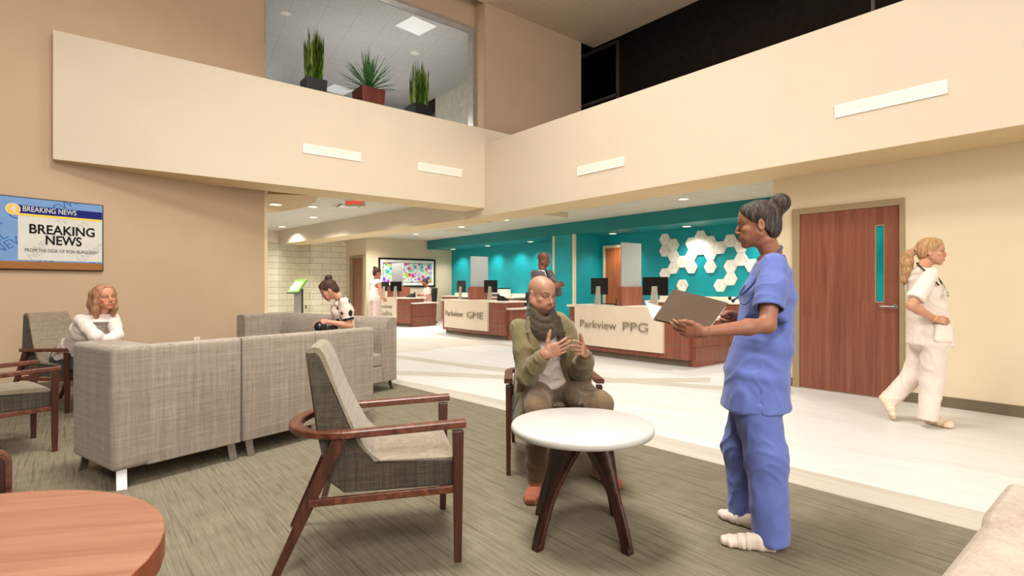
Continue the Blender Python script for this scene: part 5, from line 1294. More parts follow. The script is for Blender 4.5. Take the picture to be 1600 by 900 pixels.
# ---------------------------------------------------------------- nurse in blue scrubs (front)
def blue_nurse():
    f = camdir(157); f = V3(f); r = V3((f[1], -f[0], 0)); l = -r; up = np.array((0, 0, 1.))
    skin = (148, 98, 76); root_at = G(1190, 855, .004)
    hc = C(1184.5, 351, 2.74); hf = V3(camdir(158)); R = basis(hf+np.array((0, 0, -.05)))
    neck = C(1207, 400, 2.75)
    head = head_part(hc, R, neck, skin, (150, 74, 64), (40, 26, 20), hk=dict(fem=True, neck_r=.0425, nose=.97), pk=dict(fem=True))
    chest = V3(C(1200, 455, 2.75)); waist = V3(C(1192, 540, 2.745)); pel = V3(C(1181, 610, 2.74))
    shc = V3(C(1206, 409, 2.75)); shL = shc+l*.158-up*.022; shR = shc+r*.158-up*.022
    elL = V3(C(1199, 508, 2.49)); wrL = V3(C(1097, 519, 2.42)); elR = V3(C(1192, 520, 2.93)); wrR = V3(C(1150, 496, 2.84))
    fdL = V3(camdir(172, .05)); fdR = V3(camdir(186, -.05))
    armL = arm_mesh(shL, elL, wrL, skin, r=(.044, .036, .0345, .0215), h=.0028, fd=fdL, pn=V3(camdir(-92, -.55)), side=1, per=[(24, 22, 14), (28, 24, 14), (34, 26, 16), (42, 30, 18)], spread=4, thumb=(34, -8, 16, 18), sc=.95)
    armR = arm_mesh(shR, elR, wrR, skin, r=(.047, .040, .038, .0235), h=.0032, fd=fdR, pn=V3(camdir(95, .3)), side=-1, curl=(55, 60, 40), spread=3, thumb=(30, 30, 20, 25), sc=.95)
    hipL, hipR = pel+l*.09, pel+r*.09
    knL = V3(C(1198, 715, 2.62)); anL = V3(C(1205, 838, 2.585)); knR = V3(C(1161, 700, 2.86)); anR = V3(C(1163, 806, 2.88))
    F_ = Field(*bbox([chest, pel, shL, shR, anL, anR], .2), .011)
    F_.loft([(pel, r, f, .15, .105), (waist, r, f, .125, .09), (chest, r, f, .15, .105), (shc, r, f, .14, .07)], k=.03)
    for a, b, c in ((hipL, knL, anL), (hipR, knR, anR)): F_.chain([a, b, c], [.078, .052, .036], k=.03)
    P, Q = F_.mesh(); body = (P, Q, shade_skin(P, skin))
    root = person('nurse in blue scrubs with a dark hair bun, standing and holding an open brown folder', [body, head, armL, armR], root_at)
    make_eyes(hc, R, root)
    # hair with bun
    def ex(F2):
        F2.ell((0, -.105, .098), (.052, .050, .050), k=.012); F2.ell((0, -.085, .068), (.046, .04, .04), k=.015)
        F2.ell((0, -.068, -.02), (.05, .035, .045), k=.03)
    hm = local_mesh(hair_cap(.0034, .0055, line=((-.12, -.055), (-.06, -.05), (-.03, -.03), (-.01, -.012), (.008, .03), (.03, .052), (.055, .074), (.08, .085), (.13, .08)), extra=ex, lo=(-.12, -.2, -.13), low=-.095), hc, R)
    wear('hair', hm, hair_mat('black brown hair', (30, 23, 21), (56, 46, 43), (86, 74, 70)), root)
    # scrub top
    F_ = Field(*bbox([chest, pel, shL, shR, elL, elR, pel-up*.22], .2), .0062)
    hem = pel-up*.085
    F_.loft([(hem, r, f, .205, .165), (pel+up*.08, r, f, .195, .148), (waist, r, f, .182, .136), (chest-up*.02, r, f, .176, .126), (shc-up*.05, r, f, .165, .092), (shc-up*.012, r, f, .13, .064), (shc+up*.02, r, f, .07, .055)], k=.03, p=2.3, cap=.5)
    for s_, e_ in ((shL, elL), (shR, elR)):
        F_.chain([s_+up*.002, lerp(s_, e_, .40), lerp(s_, e_, .84)], [.060, .064, .068], k=.04)
    slits = []
    F_.plane(hem, -up, .006)
    sl = hem+l*.2-f*.015; F_.loft([(sl-up*.03, l, f, .06, .006), (sl+up*.12, l, f, .05, .002)], op='s')
    for s_, e_ in ((shL, elL), (shR, elR)):
        d = (e_-s_)/np.linalg.norm(e_-s_); c0 = lerp(s_, e_, .74)
        def cut(X, Y, Z, c0=c0, d=d): 
            w_ = (X-c0[0])*d[0]+(Y-c0[1])*d[1]+(Z-c0[2])*d[2]; dd = np.sqrt((X-c0[0])**2+(Y-c0[1])**2+(Z-c0[2])**2)
            return np.maximum(-w_, dd-.16)
        F_.apply(cut, c0-.16, c0+.16, .004, 's')
        F_.chain([lerp(s_, e_, .42), lerp(s_, e_, .9)], [.047, .061], op='s')
    # v neck
    F_.chain([V3(neck)+up*.05-f*.01, V3(neck)-up*.012-f*.0], [.052, .047], k=.01, op='s')
    F_.cap(V3(neck)+f*.05-up*.0, shc+f*.12-up*.08, .036, .01, k=.012, op='s')
    P, Q = F_.mesh(); P = relax(P, Q, 2, .5); P = folds(P, Q, .011, (7, 7, 4.2), 2.0, .06); P = relax(P, Q, 1, .4)
    m = cloth('blue scrub cotton', (93, 107, 170), .8, .04)
    top = wear('scrub_top', (P, Q), m, root)
    # collar band
    F_ = Field(*bbox([neck, shc], .16), .005)
    F_.loft([(V3(neck)-up*.025-f*.004, r, f, .068, .066), (V3(neck)-up*.004-f*.006, r, f, .054, .056)], k=.0)
    F_.chain([V3(neck)+up*.04-f*.01, V3(neck)-up*.04], [.046, .05], op='s')
    F_.cap(V3(neck)+f*.055+up*.03, shc+f*.10-up*.02, .04, .02, op='s')
    PQ = F_.mesh(); wear('collar', (relax(*PQ, 1), PQ[1]), cloth('blue scrub collar', (82, 96, 156), .8, .04), top)
    # trousers
    F_ = Field(*bbox([pel, hipL, knL, anL, knR, anR], .17), .0062)
    F_.loft([(pel+up*.04, r, f, .165, .125), (pel-up*.05, r, f, .178, .135)], k=.03)
    F_.chain([hipL-up*.06, knL, anL-up*.005], [.108, .093, .084], k=.05); F_.chain([hipR-up*.06, knR, anR-up*.005], [.106, .094, .080], k=.05)
    F_.plane(anL-up*.028, -up, .006)
    F_.chain([lerp(knL, anL, .85), anL-up*.1], [.06, .078], op='s'); F_.chain([lerp(knR, anR, .85), anR-up*.1], [.055, .07], op='s')
    P, Q = F_.mesh(); P = relax(P, Q, 2, .5); P = folds(P, Q, .013, (7, 7, 3.2), 7.0, .07); P = relax(P, Q, 1, .5)
    wear('scrub_trousers', (P, Q), m, root)
    # pale buckled shoes
    ms = cloth('pale beige shoe leather', (214, 196, 182), .6, .04, .4)
    for h_, t_ in ((G(1218, 864, .004), G(1126, 849, .004)), (G(1178, 826, .004), G(1124, 806, .004))):
        hh_, tt_ = V3(h_), V3(t_); dd = (tt_-hh_)/np.linalg.norm(tt_-hh_); hh_ = tt_-dd*.255
        F_ = Field(*bbox([hh_, tt_], .12), .004); shoe(F_, hh_, tt_, .044, .055, .034)
        P, Q = F_.mesh(); sh = wear('shoe', (relax(P, Q, 1), Q), ms, root)
        for q in (.52, .66): shoe_strap(root, sh, hh_, tt_, q, .0465, .063 if q < .6 else .054, ms)
    # stethoscope around the neck
    M_tube = plain('slate stethoscope tube', (64, 78, 120), .4)
    a0 = V3(C(1233, 388, 2.70)); 
    pts = [V3(C(1196, 395, 2.86)), V3(C(1213, 385, 2.83)), V3(C(1222, 386, 2.75)), V3(C(1217, 394, 2.68)), V3(C(1203, 408, 2.615)), V3(C(1190, 422, 2.59)), V3(C(1176, 444, 2.60)), V3(C(1164, 456, 2.64)), V3(C(1146, 469, 2.66))]
    ps = smooth_pts([Vector(p) for p in pts], 40); st = thing('stethoscope', 'slate blue stethoscope hung around the neck of the nurse in blue scrubs', 'stethoscope', tuple(C(1160, 462, 2.65)))
    o_ = Vector(st.location); mb = MB().tube([p-o_ for p in ps], .0055, 10); autosmooth(obj('tubing', mb, M_tube, st), 60)
    pts2 = smooth_pts([C(1188, 432, 2.57), C(1170, 470, 2.58), C(1160, 474, 2.60), C(1155, 462, 2.63), C(1164, 446, 2.62)], 30)
    autosmooth(obj('tubing', MB().tube([p-o_ for p in pts2], .005, 10), M_tube, st), 60)
    for (px, py, t_) in ((1145, 470, 2.66), (1140, 466, 2.68)):
        autosmooth(obj('ear_tip', MB().lathe([(.0, -.004), (.008, -.004), (.010, 0), (.008, .005), (0, .005)][1:-1], 20, Matrix.Translation(C(px, py, t_)-o_) @ Matrix.Rotation(1.2, 4, 'X')), M_blackpl, st), 40)
    # folder
    fo = thing('folder', 'open brown folder with white pages held by the nurse in blue scrubs', 'folder', tuple(C(1090, 500, 2.5)))
    o_ = Vector(fo.location)
    c1, c2, c3_, c4 = C(1049, 446, 2.66), C(1138, 473, 2.54), C(1104, 517, 2.46), C(1021, 498, 2.56)
    c1 = c4+(c2-c3_)+(c1-c4-c2+c3_)*.5
    n_ = (c2-c1).cross(c4-c1).normalized(); n_ = n_ if n_.dot(c1-Vector((0, 0, H))) > 0 else -n_
    q = [p-o_ for p in (c1, c2, c3_, c4)]
    mbr = plain('kraft brown folder board', (74, 54, 35), .8, var=.04)
    obj('front_cover', MB().hexa(q, [p+n_*.004 for p in q]), mbr, fo)
    ax = (c4-c3_).normalized(); hin = [c4, c3_]
    w_ = (c1-c4); out = (n_*.75+w_.normalized()*.55).normalized()*w_.length
    b1_ = c4+out; b2_ = c3_+out
    q2 = [p-o_ for p in (c4+n_*.006, c3_+n_*.006, b2_+n_*.006, b1_+n_*.006)]
    obj('back_cover', MB().hexa(q2, [p+Vector((0, 0, -.004)) for p in q2]), mbr, fo)
    mp = plain('white paper', (244, 240, 234), .7)
    # loose pages showing past the spine edge
    e1_, e2b = C(1012, 470, 2.66), C(1034, 480, 2.66); 
    pg = [C(1021, 499, 2.59)+n_*.006, C(1041, 492, 2.60)+n_*.012, C(1046, 482, 2.66)+n_*.01, C(1008, 469, 2.68)+n_*.012]
    obj('page', MB().hexa([p-o_ for p in pg], [p-o_+n_*.002 for p in pg]), mp, fo)
    pg = [p+n_*.01 for p in (c4, c3_, c3_+(c2-c3_)*.9, c4+(c1-c4)*.9)]
    obj('page', MB().hexa([p-o_ for p in pg], [p-o_+n_*.003 for p in pg]), mp, fo)
blue_nurse()
# ---------------------------------------------------------------- seated man in the olive coat
UP = np.array((0, 0, 1.))
def frame_of(deg):
    f = V3(camdir(deg)); return f, V3((f[1], -f[0], 0))
def seated_man():
    up = UP; skin = (168, 122, 97); f, r = frame_of(-76); l = -r
    hc = C(845.5, 460.5, 3.47); R = basis(V3(camdir(-52))+np.array((0, 0, -.16)), roll=math.radians(3)); neck = C(846, 490, 3.46)
    head = head_part(hc, R, neck, skin, (166, 104, 88), (64, 46, 36), hk=dict(fem=False, neck_r=.056, jaw=1.12, nose=1.02), pk=dict(fem=False, hairtint=(166, 124, 100), stubble=(88, 60, 46)))
    shc = V3(C(846, 503, 3.50)); chest = V3(C(853, 535, 3.54)); waist = V3(C(858, 578, 3.66)); pel = V3(C(860, 606, 3.76))
    shR = shc+r*.150-up*.035; shL = shc+l*.150-up*.035
    elR = V3(C(824, 584, 3.36)); wrR = V3(C(853, 553, 3.17)); elL = V3(C(908, 578, 3.52)); wrL = V3(C(914, 552, 3.28))
    armR = arm_mesh(lerp(shR, elR, .45), elR, wrR, skin, r=(.044, .043, .042, .028), h=.003, fd=V3(camdir(-10, .42)), pn=V3(camdir(-98, -.15)), side=-1, per=[(12, 16, 10), (16, 20, 12), (22, 22, 14), (30, 24, 16)], splay=[math.degrees(0)+8, 1, -7, -15], thumb=(62, 8, 6, 4), sc=1.04)
    armL = arm_mesh(lerp(shL, elL, .45), elL, wrL, skin, r=(.044, .043, .042, .028), h=.003, fd=V3(camdir(-112, .45)), pn=V3(camdir(-22, .1)), side=1, per=[(22, 24, 14), (44, 44, 26), (54, 52, 30), (60, 56, 32)], spread=5, thumb=(38, 0, 4, 0), sc=1.04)
    hipR = pel+r*.10; hipL = pel+l*.10; knR = V3(C(840, 636, 3.26)); knL = V3(C(938, 632, 3.28)); anR = V3(C(837, 748, 3.27)); anL = V3(C(939, 738, 3.46))
    F_ = Field(*bbox([shR, shL, pel, knR, knL, anR, anL], .2), .011)
    F_.loft([(pel, r, f, .16, .11), (waist, r, f, .13, .095), (chest, r, f, .135, .09), (shc-up*.03, r, f, .10, .06)], k=.02)
    for a, b, c in ((hipR, knR, anR), (hipL, knL, anL)): F_.chain([a, b, c], [.082, .055, .04], k=.03)
    P, Q = F_.mesh()
    root = person('seated man with a shaved head in an olive coat and dark scarf, hands raised', [(P, Q, shade_skin(P, skin)), head, armR, armL], G(850, 790, .004))
    make_eyes(hc, R, root, open_=.55, gaze=(.3, -.15))
    # pale tee
    F_ = Field(*bbox([shR, shL, pel], .16), .006)
    F_.loft([(pel+up*.02, r, f, .165, .125), (waist, r, f, .165, .125), (chest, r, f, .18, .125), (shc-up*.06, r, f, .12, .075)], k=.03)
    F_.cap(V3(neck)+up*.05, shc-up*.01, .07, .055, k=.01, op='s')
    P, Q = F_.mesh(); P = folds(relax(P, Q, 2), Q, .008, (9, 9, 7), 3.0); wear('tee_shirt', (relax(P, Q, 1), Q), cloth('pale pinkish cotton', (206, 188, 178), .85, .03), root)
    # trousers
    F_ = Field(*bbox([pel, knR, knL, anR, anL], .17), .006)
    F_.loft([(waist-up*.02, r, f, .165, .125), (pel, r, f, .178, .135)], k=.03)
    F_.chain([hipR, lerp(hipR, knR, .5), knR, lerp(knR, anR, .5), anR], [.105, .094, .074, .064, .054], k=.03); F_.chain([hipL, lerp(hipL, knL, .5), knL, lerp(knL, anL, .5), anL], [.105, .094, .074, .064, .054], k=.03)
    F_.plane(anR-up*.012, -up, .004)
    P, Q = F_.mesh(); P = folds(relax(P, Q, 2), Q, .009, (8, 8, 8), 4.0); wear('trousers', (relax(P, Q, 1), Q), cloth('brown twill', (112, 92, 68), .85, .06), root)
    # coat: body, skirts, sleeves; open at the front
    F_ = Field(*bbox([shR, shL, pel, elR, elL, wrR, wrL, C(808, 662, 3.5)], .2), .0062)
    F_.loft([(pel-up*.02-f*.03, r, f, .215, .145), (waist-f*.02, r, f, .20, .15), (chest, r, f, .198, .142), (shc-up*.06, r, f, .165, .105), (shc-up*.02, r, f, .125, .08), (shc+up*.015, r, f, .08, .065)], k=.03, p=2.3)
    for s_, e_, w_ in ((shR, elR, wrR), (shL, elL, wrL)): F_.chain([s_, lerp(s_, e_, .5), e_, lerp(e_, w_, .5), lerp(e_, w_, .86)], [.062, .061, .060, .054, .047], k=.03)
    # skirts hanging beside the thighs
    F_.loft([(pel+r*.17+f*.02+up*.03, r, f, .05, .14), (V3(C(817, 622, 3.56)), r, f, .045, .15), (V3(C(812, 655, 3.52)), r, f, .03, .13)], k=.03, p=2.6)
    F_.loft([(pel+r*.10+f*.10+up*.05, r, f, .09, .05), (V3(C(838, 612, 3.44)), r, f, .09, .035)], k=.03, p=2.4)
    F_.loft([(pel+l*.14+f*.0-up*.0, r, f, .04, .10), (V3(C(918, 618, 3.66)), r, f, .025, .10)], k=.03, p=2.6)
    # opening: wedge along the front
    for (a, b, w0, w1) in ((V3(C(862, 500, 3.36)), V3(C(864, 545, 3.34)), .065, .066), (V3(C(864, 545, 3.34)), V3(C(868, 590, 3.36)), .066, .078), (V3(C(868, 584, 3.36)), V3(C(874, 640, 3.40)), .075, .21)):
        F_.loft([(a, r, f, w0, 1.7*w0+.06), (b, r, f, w1, 1.7*w0+.06)], k=.006, op='s', p=4)
    F_.cap(V3(neck)+up*.06, shc-up*.0, .075, .062, k=.01, op='s')
    F_.chain([knR, knR+(hipR-knR)*.62], [.082, .10], op='s'); F_.chain([knL, knL+(hipL-knL)*.62], [.082, .10], op='s')
    for e_, w_ in ((elR, wrR), (elL, wrL)):
        F_.chain([lerp(e_, w_, .72), lerp(e_, w_, 1.1)], [.030, .035], op='s')
    P, Q = F_.mesh(); P = relax(P, Q, 2, .5); P = folds(P, Q, .012, (8, 8, 6.5), 5.0, .05); P = relax(P, Q, 1, .4)
    mc = cloth('olive coat wool', (112, 101, 70), .9, .08)
    coat = wear('coat', (P, Q), mc, root)
    # lapels folded back along the opening
    for sgn, px in ((1, 832),):
        F_ = Field(*bbox([C(px, 490, 3.3), C(px+8, 590, 3.5)], .14), .005)
        pts = [V3(C(px-sgn*2, 496, 3.41)), V3(C(px+sgn*1, 518, 3.385)), V3(C(px+sgn*5, 545, 3.375)), V3(C(px+sgn*10, 574, 3.39))]
        F_.loft([(p, r, f, w_, .009) for p, w_ in zip(pts, (.03, .038, .03, .014))], p=2.2, k=.01)
        P, Q = F_.mesh(); P = folds(relax(P, Q, 1), Q, .005, (12, 12, 6), 2.0); wear('lapel', (P, Q), mc if sgn > 0 else cloth('shaded olive lining', (66, 58, 40), .9), coat)
    # scarf
    F_ = Field(*bbox([neck, C(860, 535, 3.34)], .17), .005)
    n = 22
    for (rr_, rz_, tilt, dz, k) in ((.066, .022, .95, .052, .010), (.076, .024, 1.0, .022, .010), (.080, .023, 1.05, -.006, .010), (.076, .020, 1.1, -.026, .010)):
        c = V3(neck)-up*.010+f*.012; pts = []
        for i in range(n+1):
            a = 2*PI*i/n; pts.append(c+r*(rr_*math.cos(a))+f*(rr_*1.05*math.sin(a))+up*(dz-tilt*rr_*(math.sin(a)+.3)))
        F_.chain(pts, [rz_]*(n+1), k=k)
    F_.loft([(V3(C(872, 496, 3.44)), r, f, .018, .012), (V3(C(878, 520, 3.405)), r, f, .022, .008), (V3(C(881, 562, 3.395)), r, f, .022, .008)], k=.02)
    P, Q = F_.mesh(); P = relax(P, Q, 2); P = folds(P, Q, .0065, (11, 11, 20), 1.0, .03, .16); wear('scarf', (relax(P, Q, 1), Q), cloth('dark brown knit', (62, 52, 41), .95, .12), root)
    # suede shoes
    ms = cloth('rust suede', (158, 92, 66), .8, .06)
    for h_, t_, a in ((G(840, 764, .004), G(829, 789, .004), anR), (G(934, 744, .004), G(966, 764, .004), anL)):
        hh, tt = V3(h_), V3(t_); dd = (tt-hh)/np.linalg.norm(tt-hh); ctr = (hh+tt)/2; hh = ctr-dd*.14; tt = ctr+dd*.14
        F_ = Field(*bbox([hh, tt, a], .12), .004); shoe(F_, hh, tt, .046, .062, .036); F_.cap(lerp(hh, tt, .22)+up*.05, lerp(hh, tt, .18)+up*.10, .046, .046, k=.02); F_.plane(hh+up*.001, -up)
        P, Q = F_.mesh(); sh = wear('shoe', (relax(P, Q, 1), Q), ms, root)
        F_ = Field(*bbox([hh, tt], .1), .004); rr_ = np.cross(dd, up); F_.loft([(hh+up*.012, rr_, up, .036, .012), (lerp(hh, tt, .35)+up*.012, rr_, up, .038, .012), (lerp(hh, tt, .72)+up*.012, rr_, up, .05, .012), (tt-dd*.015+up*.012, rr_, up, .032, .012)], p=3, k=.008); F_.plane(hh+up*.0015, -up)
        PQ = F_.mesh(); wear('sole', (relax(*PQ, 1), PQ[1]), cloth('pale rubber sole', (206, 172, 146), .7), sh)
        mb = MB(); ol = Vector(V3(root.location))
        for q in (.40, .48, .56):
            c = lerp(hh, tt, q)+up*(.094-.085*(q-.32)); mb.tube([Vector(c-rr_*.024-dd*.006)-ol, Vector(c+up*.006)-ol, Vector(c+rr_*.024+dd*.006)-ol], .004, 8)
        obj('laces', mb, cloth('brown lace', (140, 70, 46)), sh)
seated_man()
# ---------------------------------------------------------------- compact figure builder for the other people
def figure(label, base, hc, yaw, pitch, neck, deg, shc, chest, waist, pel, shw, hipw, limbs, skin, lip, brow, fem=True, h=.004, roll=0, sc=1.0, hk={}, pk={}, eyes=True, hh=.0032, torso=(.15, .105)):
    """limbs: dict elR wrR hR elL wrL hL knR anR knL anL (world points, hands as dicts)"""
    f, r = frame_of(deg); l = -r; up = UP
    R = basis(V3(camdir(yaw))+np.array((0, 0, pitch)), roll=math.radians(roll))
    head = head_part(hc, R, neck, skin, lip, brow, h=hh, hk=dict(fem=fem, **hk), pk=dict(fem=fem, **pk))
    shc, chest, waist, pel = V3(shc), V3(chest), V3(waist), V3(pel); lean = (shc-pel)/np.linalg.norm(shc-pel); fv = np.cross(lean, r); fv = fv if fv @ f > 0 else -fv
    J = dict(f=f, r=r, l=l, fv=fv, shc=shc, chest=chest, waist=waist, pel=pel, shR=shc+r*shw-up*.012, shL=shc+l*shw-up*.012, hipR=pel+r*hipw, hipL=pel+l*hipw, neck=V3(neck), R=R, hc=hc)
    parts = [head]
    a = 1.0 if fem else 1.15
    for s_ in 'RL':
        if 'el'+s_ in limbs:
            J['el'+s_], J['wr'+s_] = V3(limbs['el'+s_]), V3(limbs['wr'+s_])
            parts.append(arm_mesh(J['sh'+s_], J['el'+s_], J['wr'+s_], skin, r=(.044*a, .037*a, .036*a, .023*a), h=h, side=-1 if s_ == 'R' else 1, **limbs['h'+s_]))
    F_ = Field(*bbox([J[k] for k in ('shR', 'shL', 'pel')]+[V3(limbs[k]) for k in limbs if k[:2] in ('kn', 'an')], .2), .012)
    F_.loft([(pel, r, fv, torso[0]*.97, torso[1]), (waist, r, fv, torso[0]*.85, torso[1]*.88), (chest, r, fv, torso[0], torso[1]), (shc, r, fv, torso[0]*.92, torso[1]*.65)], k=.03)
    for s_ in 'RL':
        if 'kn'+s_ in limbs:
            J['kn'+s_], J['an'+s_] = V3(limbs['kn'+s_]), V3(limbs['an'+s_]); F_.chain([J['hip'+s_], J['kn'+s_], J['an'+s_]], [.078, .052, .036], k=.03)
    P, Q = F_.mesh(); parts.insert(0, (P, Q, shade_skin(P, skin)))
    root = person(label, parts, base)
    if eyes: make_eyes(hc, R, root)
    return root, J
def top(name, root, J, mat, st, sleeve=.8, sr=(.06, .058, .056), hemcut=None, h=.0065, amp=.008, seed=1.0, neckcut=(.055, .05), vneck=None, fs=(8, 8, 5), cuff=None, p=2.3, extra=None):
    """st: list of (which point, offset up, ru, rv); sleeve>1 reaches into the forearm"""
    r, fv, up = J['r'], J['fv'], UP
    pts = [J[k] for k in ('shR', 'shL', 'pel', 'neck')]+[J[k] for k in ('elR', 'elL', 'wrR', 'wrL') if k in J]
    F_ = Field(*bbox(pts+[J['pel']-up*.2], .2), h)
    F_.loft([(J[k]+up*dz, r, fv, a, b) for k, dz, a, b in st], k=.03, p=p)
    for s_ in 'RL':
        if 'el'+s_ not in J: continue
        s, e, w = J['sh'+s_], J['el'+s_], J['wr'+s_]
        if sleeve <= 1: F_.chain([s, lerp(s, e, sleeve*.5), lerp(s, e, sleeve)], sr, k=.03)
        else: F_.chain([s, lerp(s, e, .5), e, lerp(e, w, .5), lerp(e, w, sleeve-1)], list(sr)+[sr[-1]*.86, sr[-1]*.72], k=.022)
    if extra: extra(F_)
    if hemcut is not None: F_.plane(J['pel']+up*hemcut, -up, .006)
    for s_ in 'RL':
        if 'el'+s_ not in J or sleeve > 1: continue
        s, e = J['sh'+s_], J['el'+s_]; d = (e-s)/np.linalg.norm(e-s); c0 = lerp(s, e, sleeve)
        F_.apply(lambda X, Y, Z: np.maximum(-((X-c0[0])*d[0]+(Y-c0[1])*d[1]+(Z-c0[2])*d[2]), np.sqrt((X-c0[0])**2+(Y-c0[1])**2+(Z-c0[2])**2)-.13), c0-.13, c0+.13, .003, 's')
    for q in (1,): F_.chain([J['neck']+up*.06, J['neck']-up*.015], list(neckcut), k=.008, op='s')
    if vneck: F_.cap(J['neck']+fv*.05, J['shc']+fv*.12-up*vneck, .034, .01, k=.01, op='s')
    P, Q = F_.mesh(); P = relax(P, Q, 2, .5); P = folds(P, Q, amp, fs, seed); P = relax(P, Q, 1, .4)
    return wear(name, (P, Q), mat, root)
def bottoms(name, root, J, mat, rad=(.098, .085, .075), hip=(.165, .125), h=.0065, amp=.009, seed=2.0, cutR=.03, fs=(8, 8, 4), legs='RL', sole=True):
    r, fv, f, up = J['r'], J['fv'], J['f'], UP
    F_ = Field(*bbox([J['pel']]+[J[k+s] for s in legs for k in ('kn', 'an')], .18), h)
    F_.loft([(J['pel']+up*.06, r, f, *hip), (J['pel']-up*.03, r, f, hip[0]*1.06, hip[1]*1.06)], k=.03)
    for s_ in legs:
        k, a = J['kn'+s_], J['an'+s_]; F_.chain([J['hip'+s_]-up*.03, k, a], list(rad), k=.04)
        d = (a-k)/np.linalg.norm(a-k)
        F_.apply(lambda X, Y, Z: np.maximum(-((X-a[0]-d[0]*.02)*d[0]+(Y-a[1]-d[1]*.02)*d[1]+(Z-a[2]-d[2]*.02)*d[2]), np.sqrt((X-a[0])**2+(Y-a[1])**2+(Z-a[2])**2)-.16), a-.16, a+.16, .004, 's')
    P, Q = F_.mesh(); P = relax(P, Q, 2, .5); P = folds(P, Q, amp, fs, seed); return wear(name, (relax(P, Q, 1, .4), Q), mat, root)
def shoes(root, pairs, mat, w=.042, hgt=.052):
    for hl, tp, up_ in pairs:
        F_ = Field(*bbox([hl, tp], .12), .0045); shoe(F_, hl, tp, w, hgt, .032, up_); P, Q = F_.mesh(); wear('shoe', (relax(P, Q, 1), Q), mat, root)
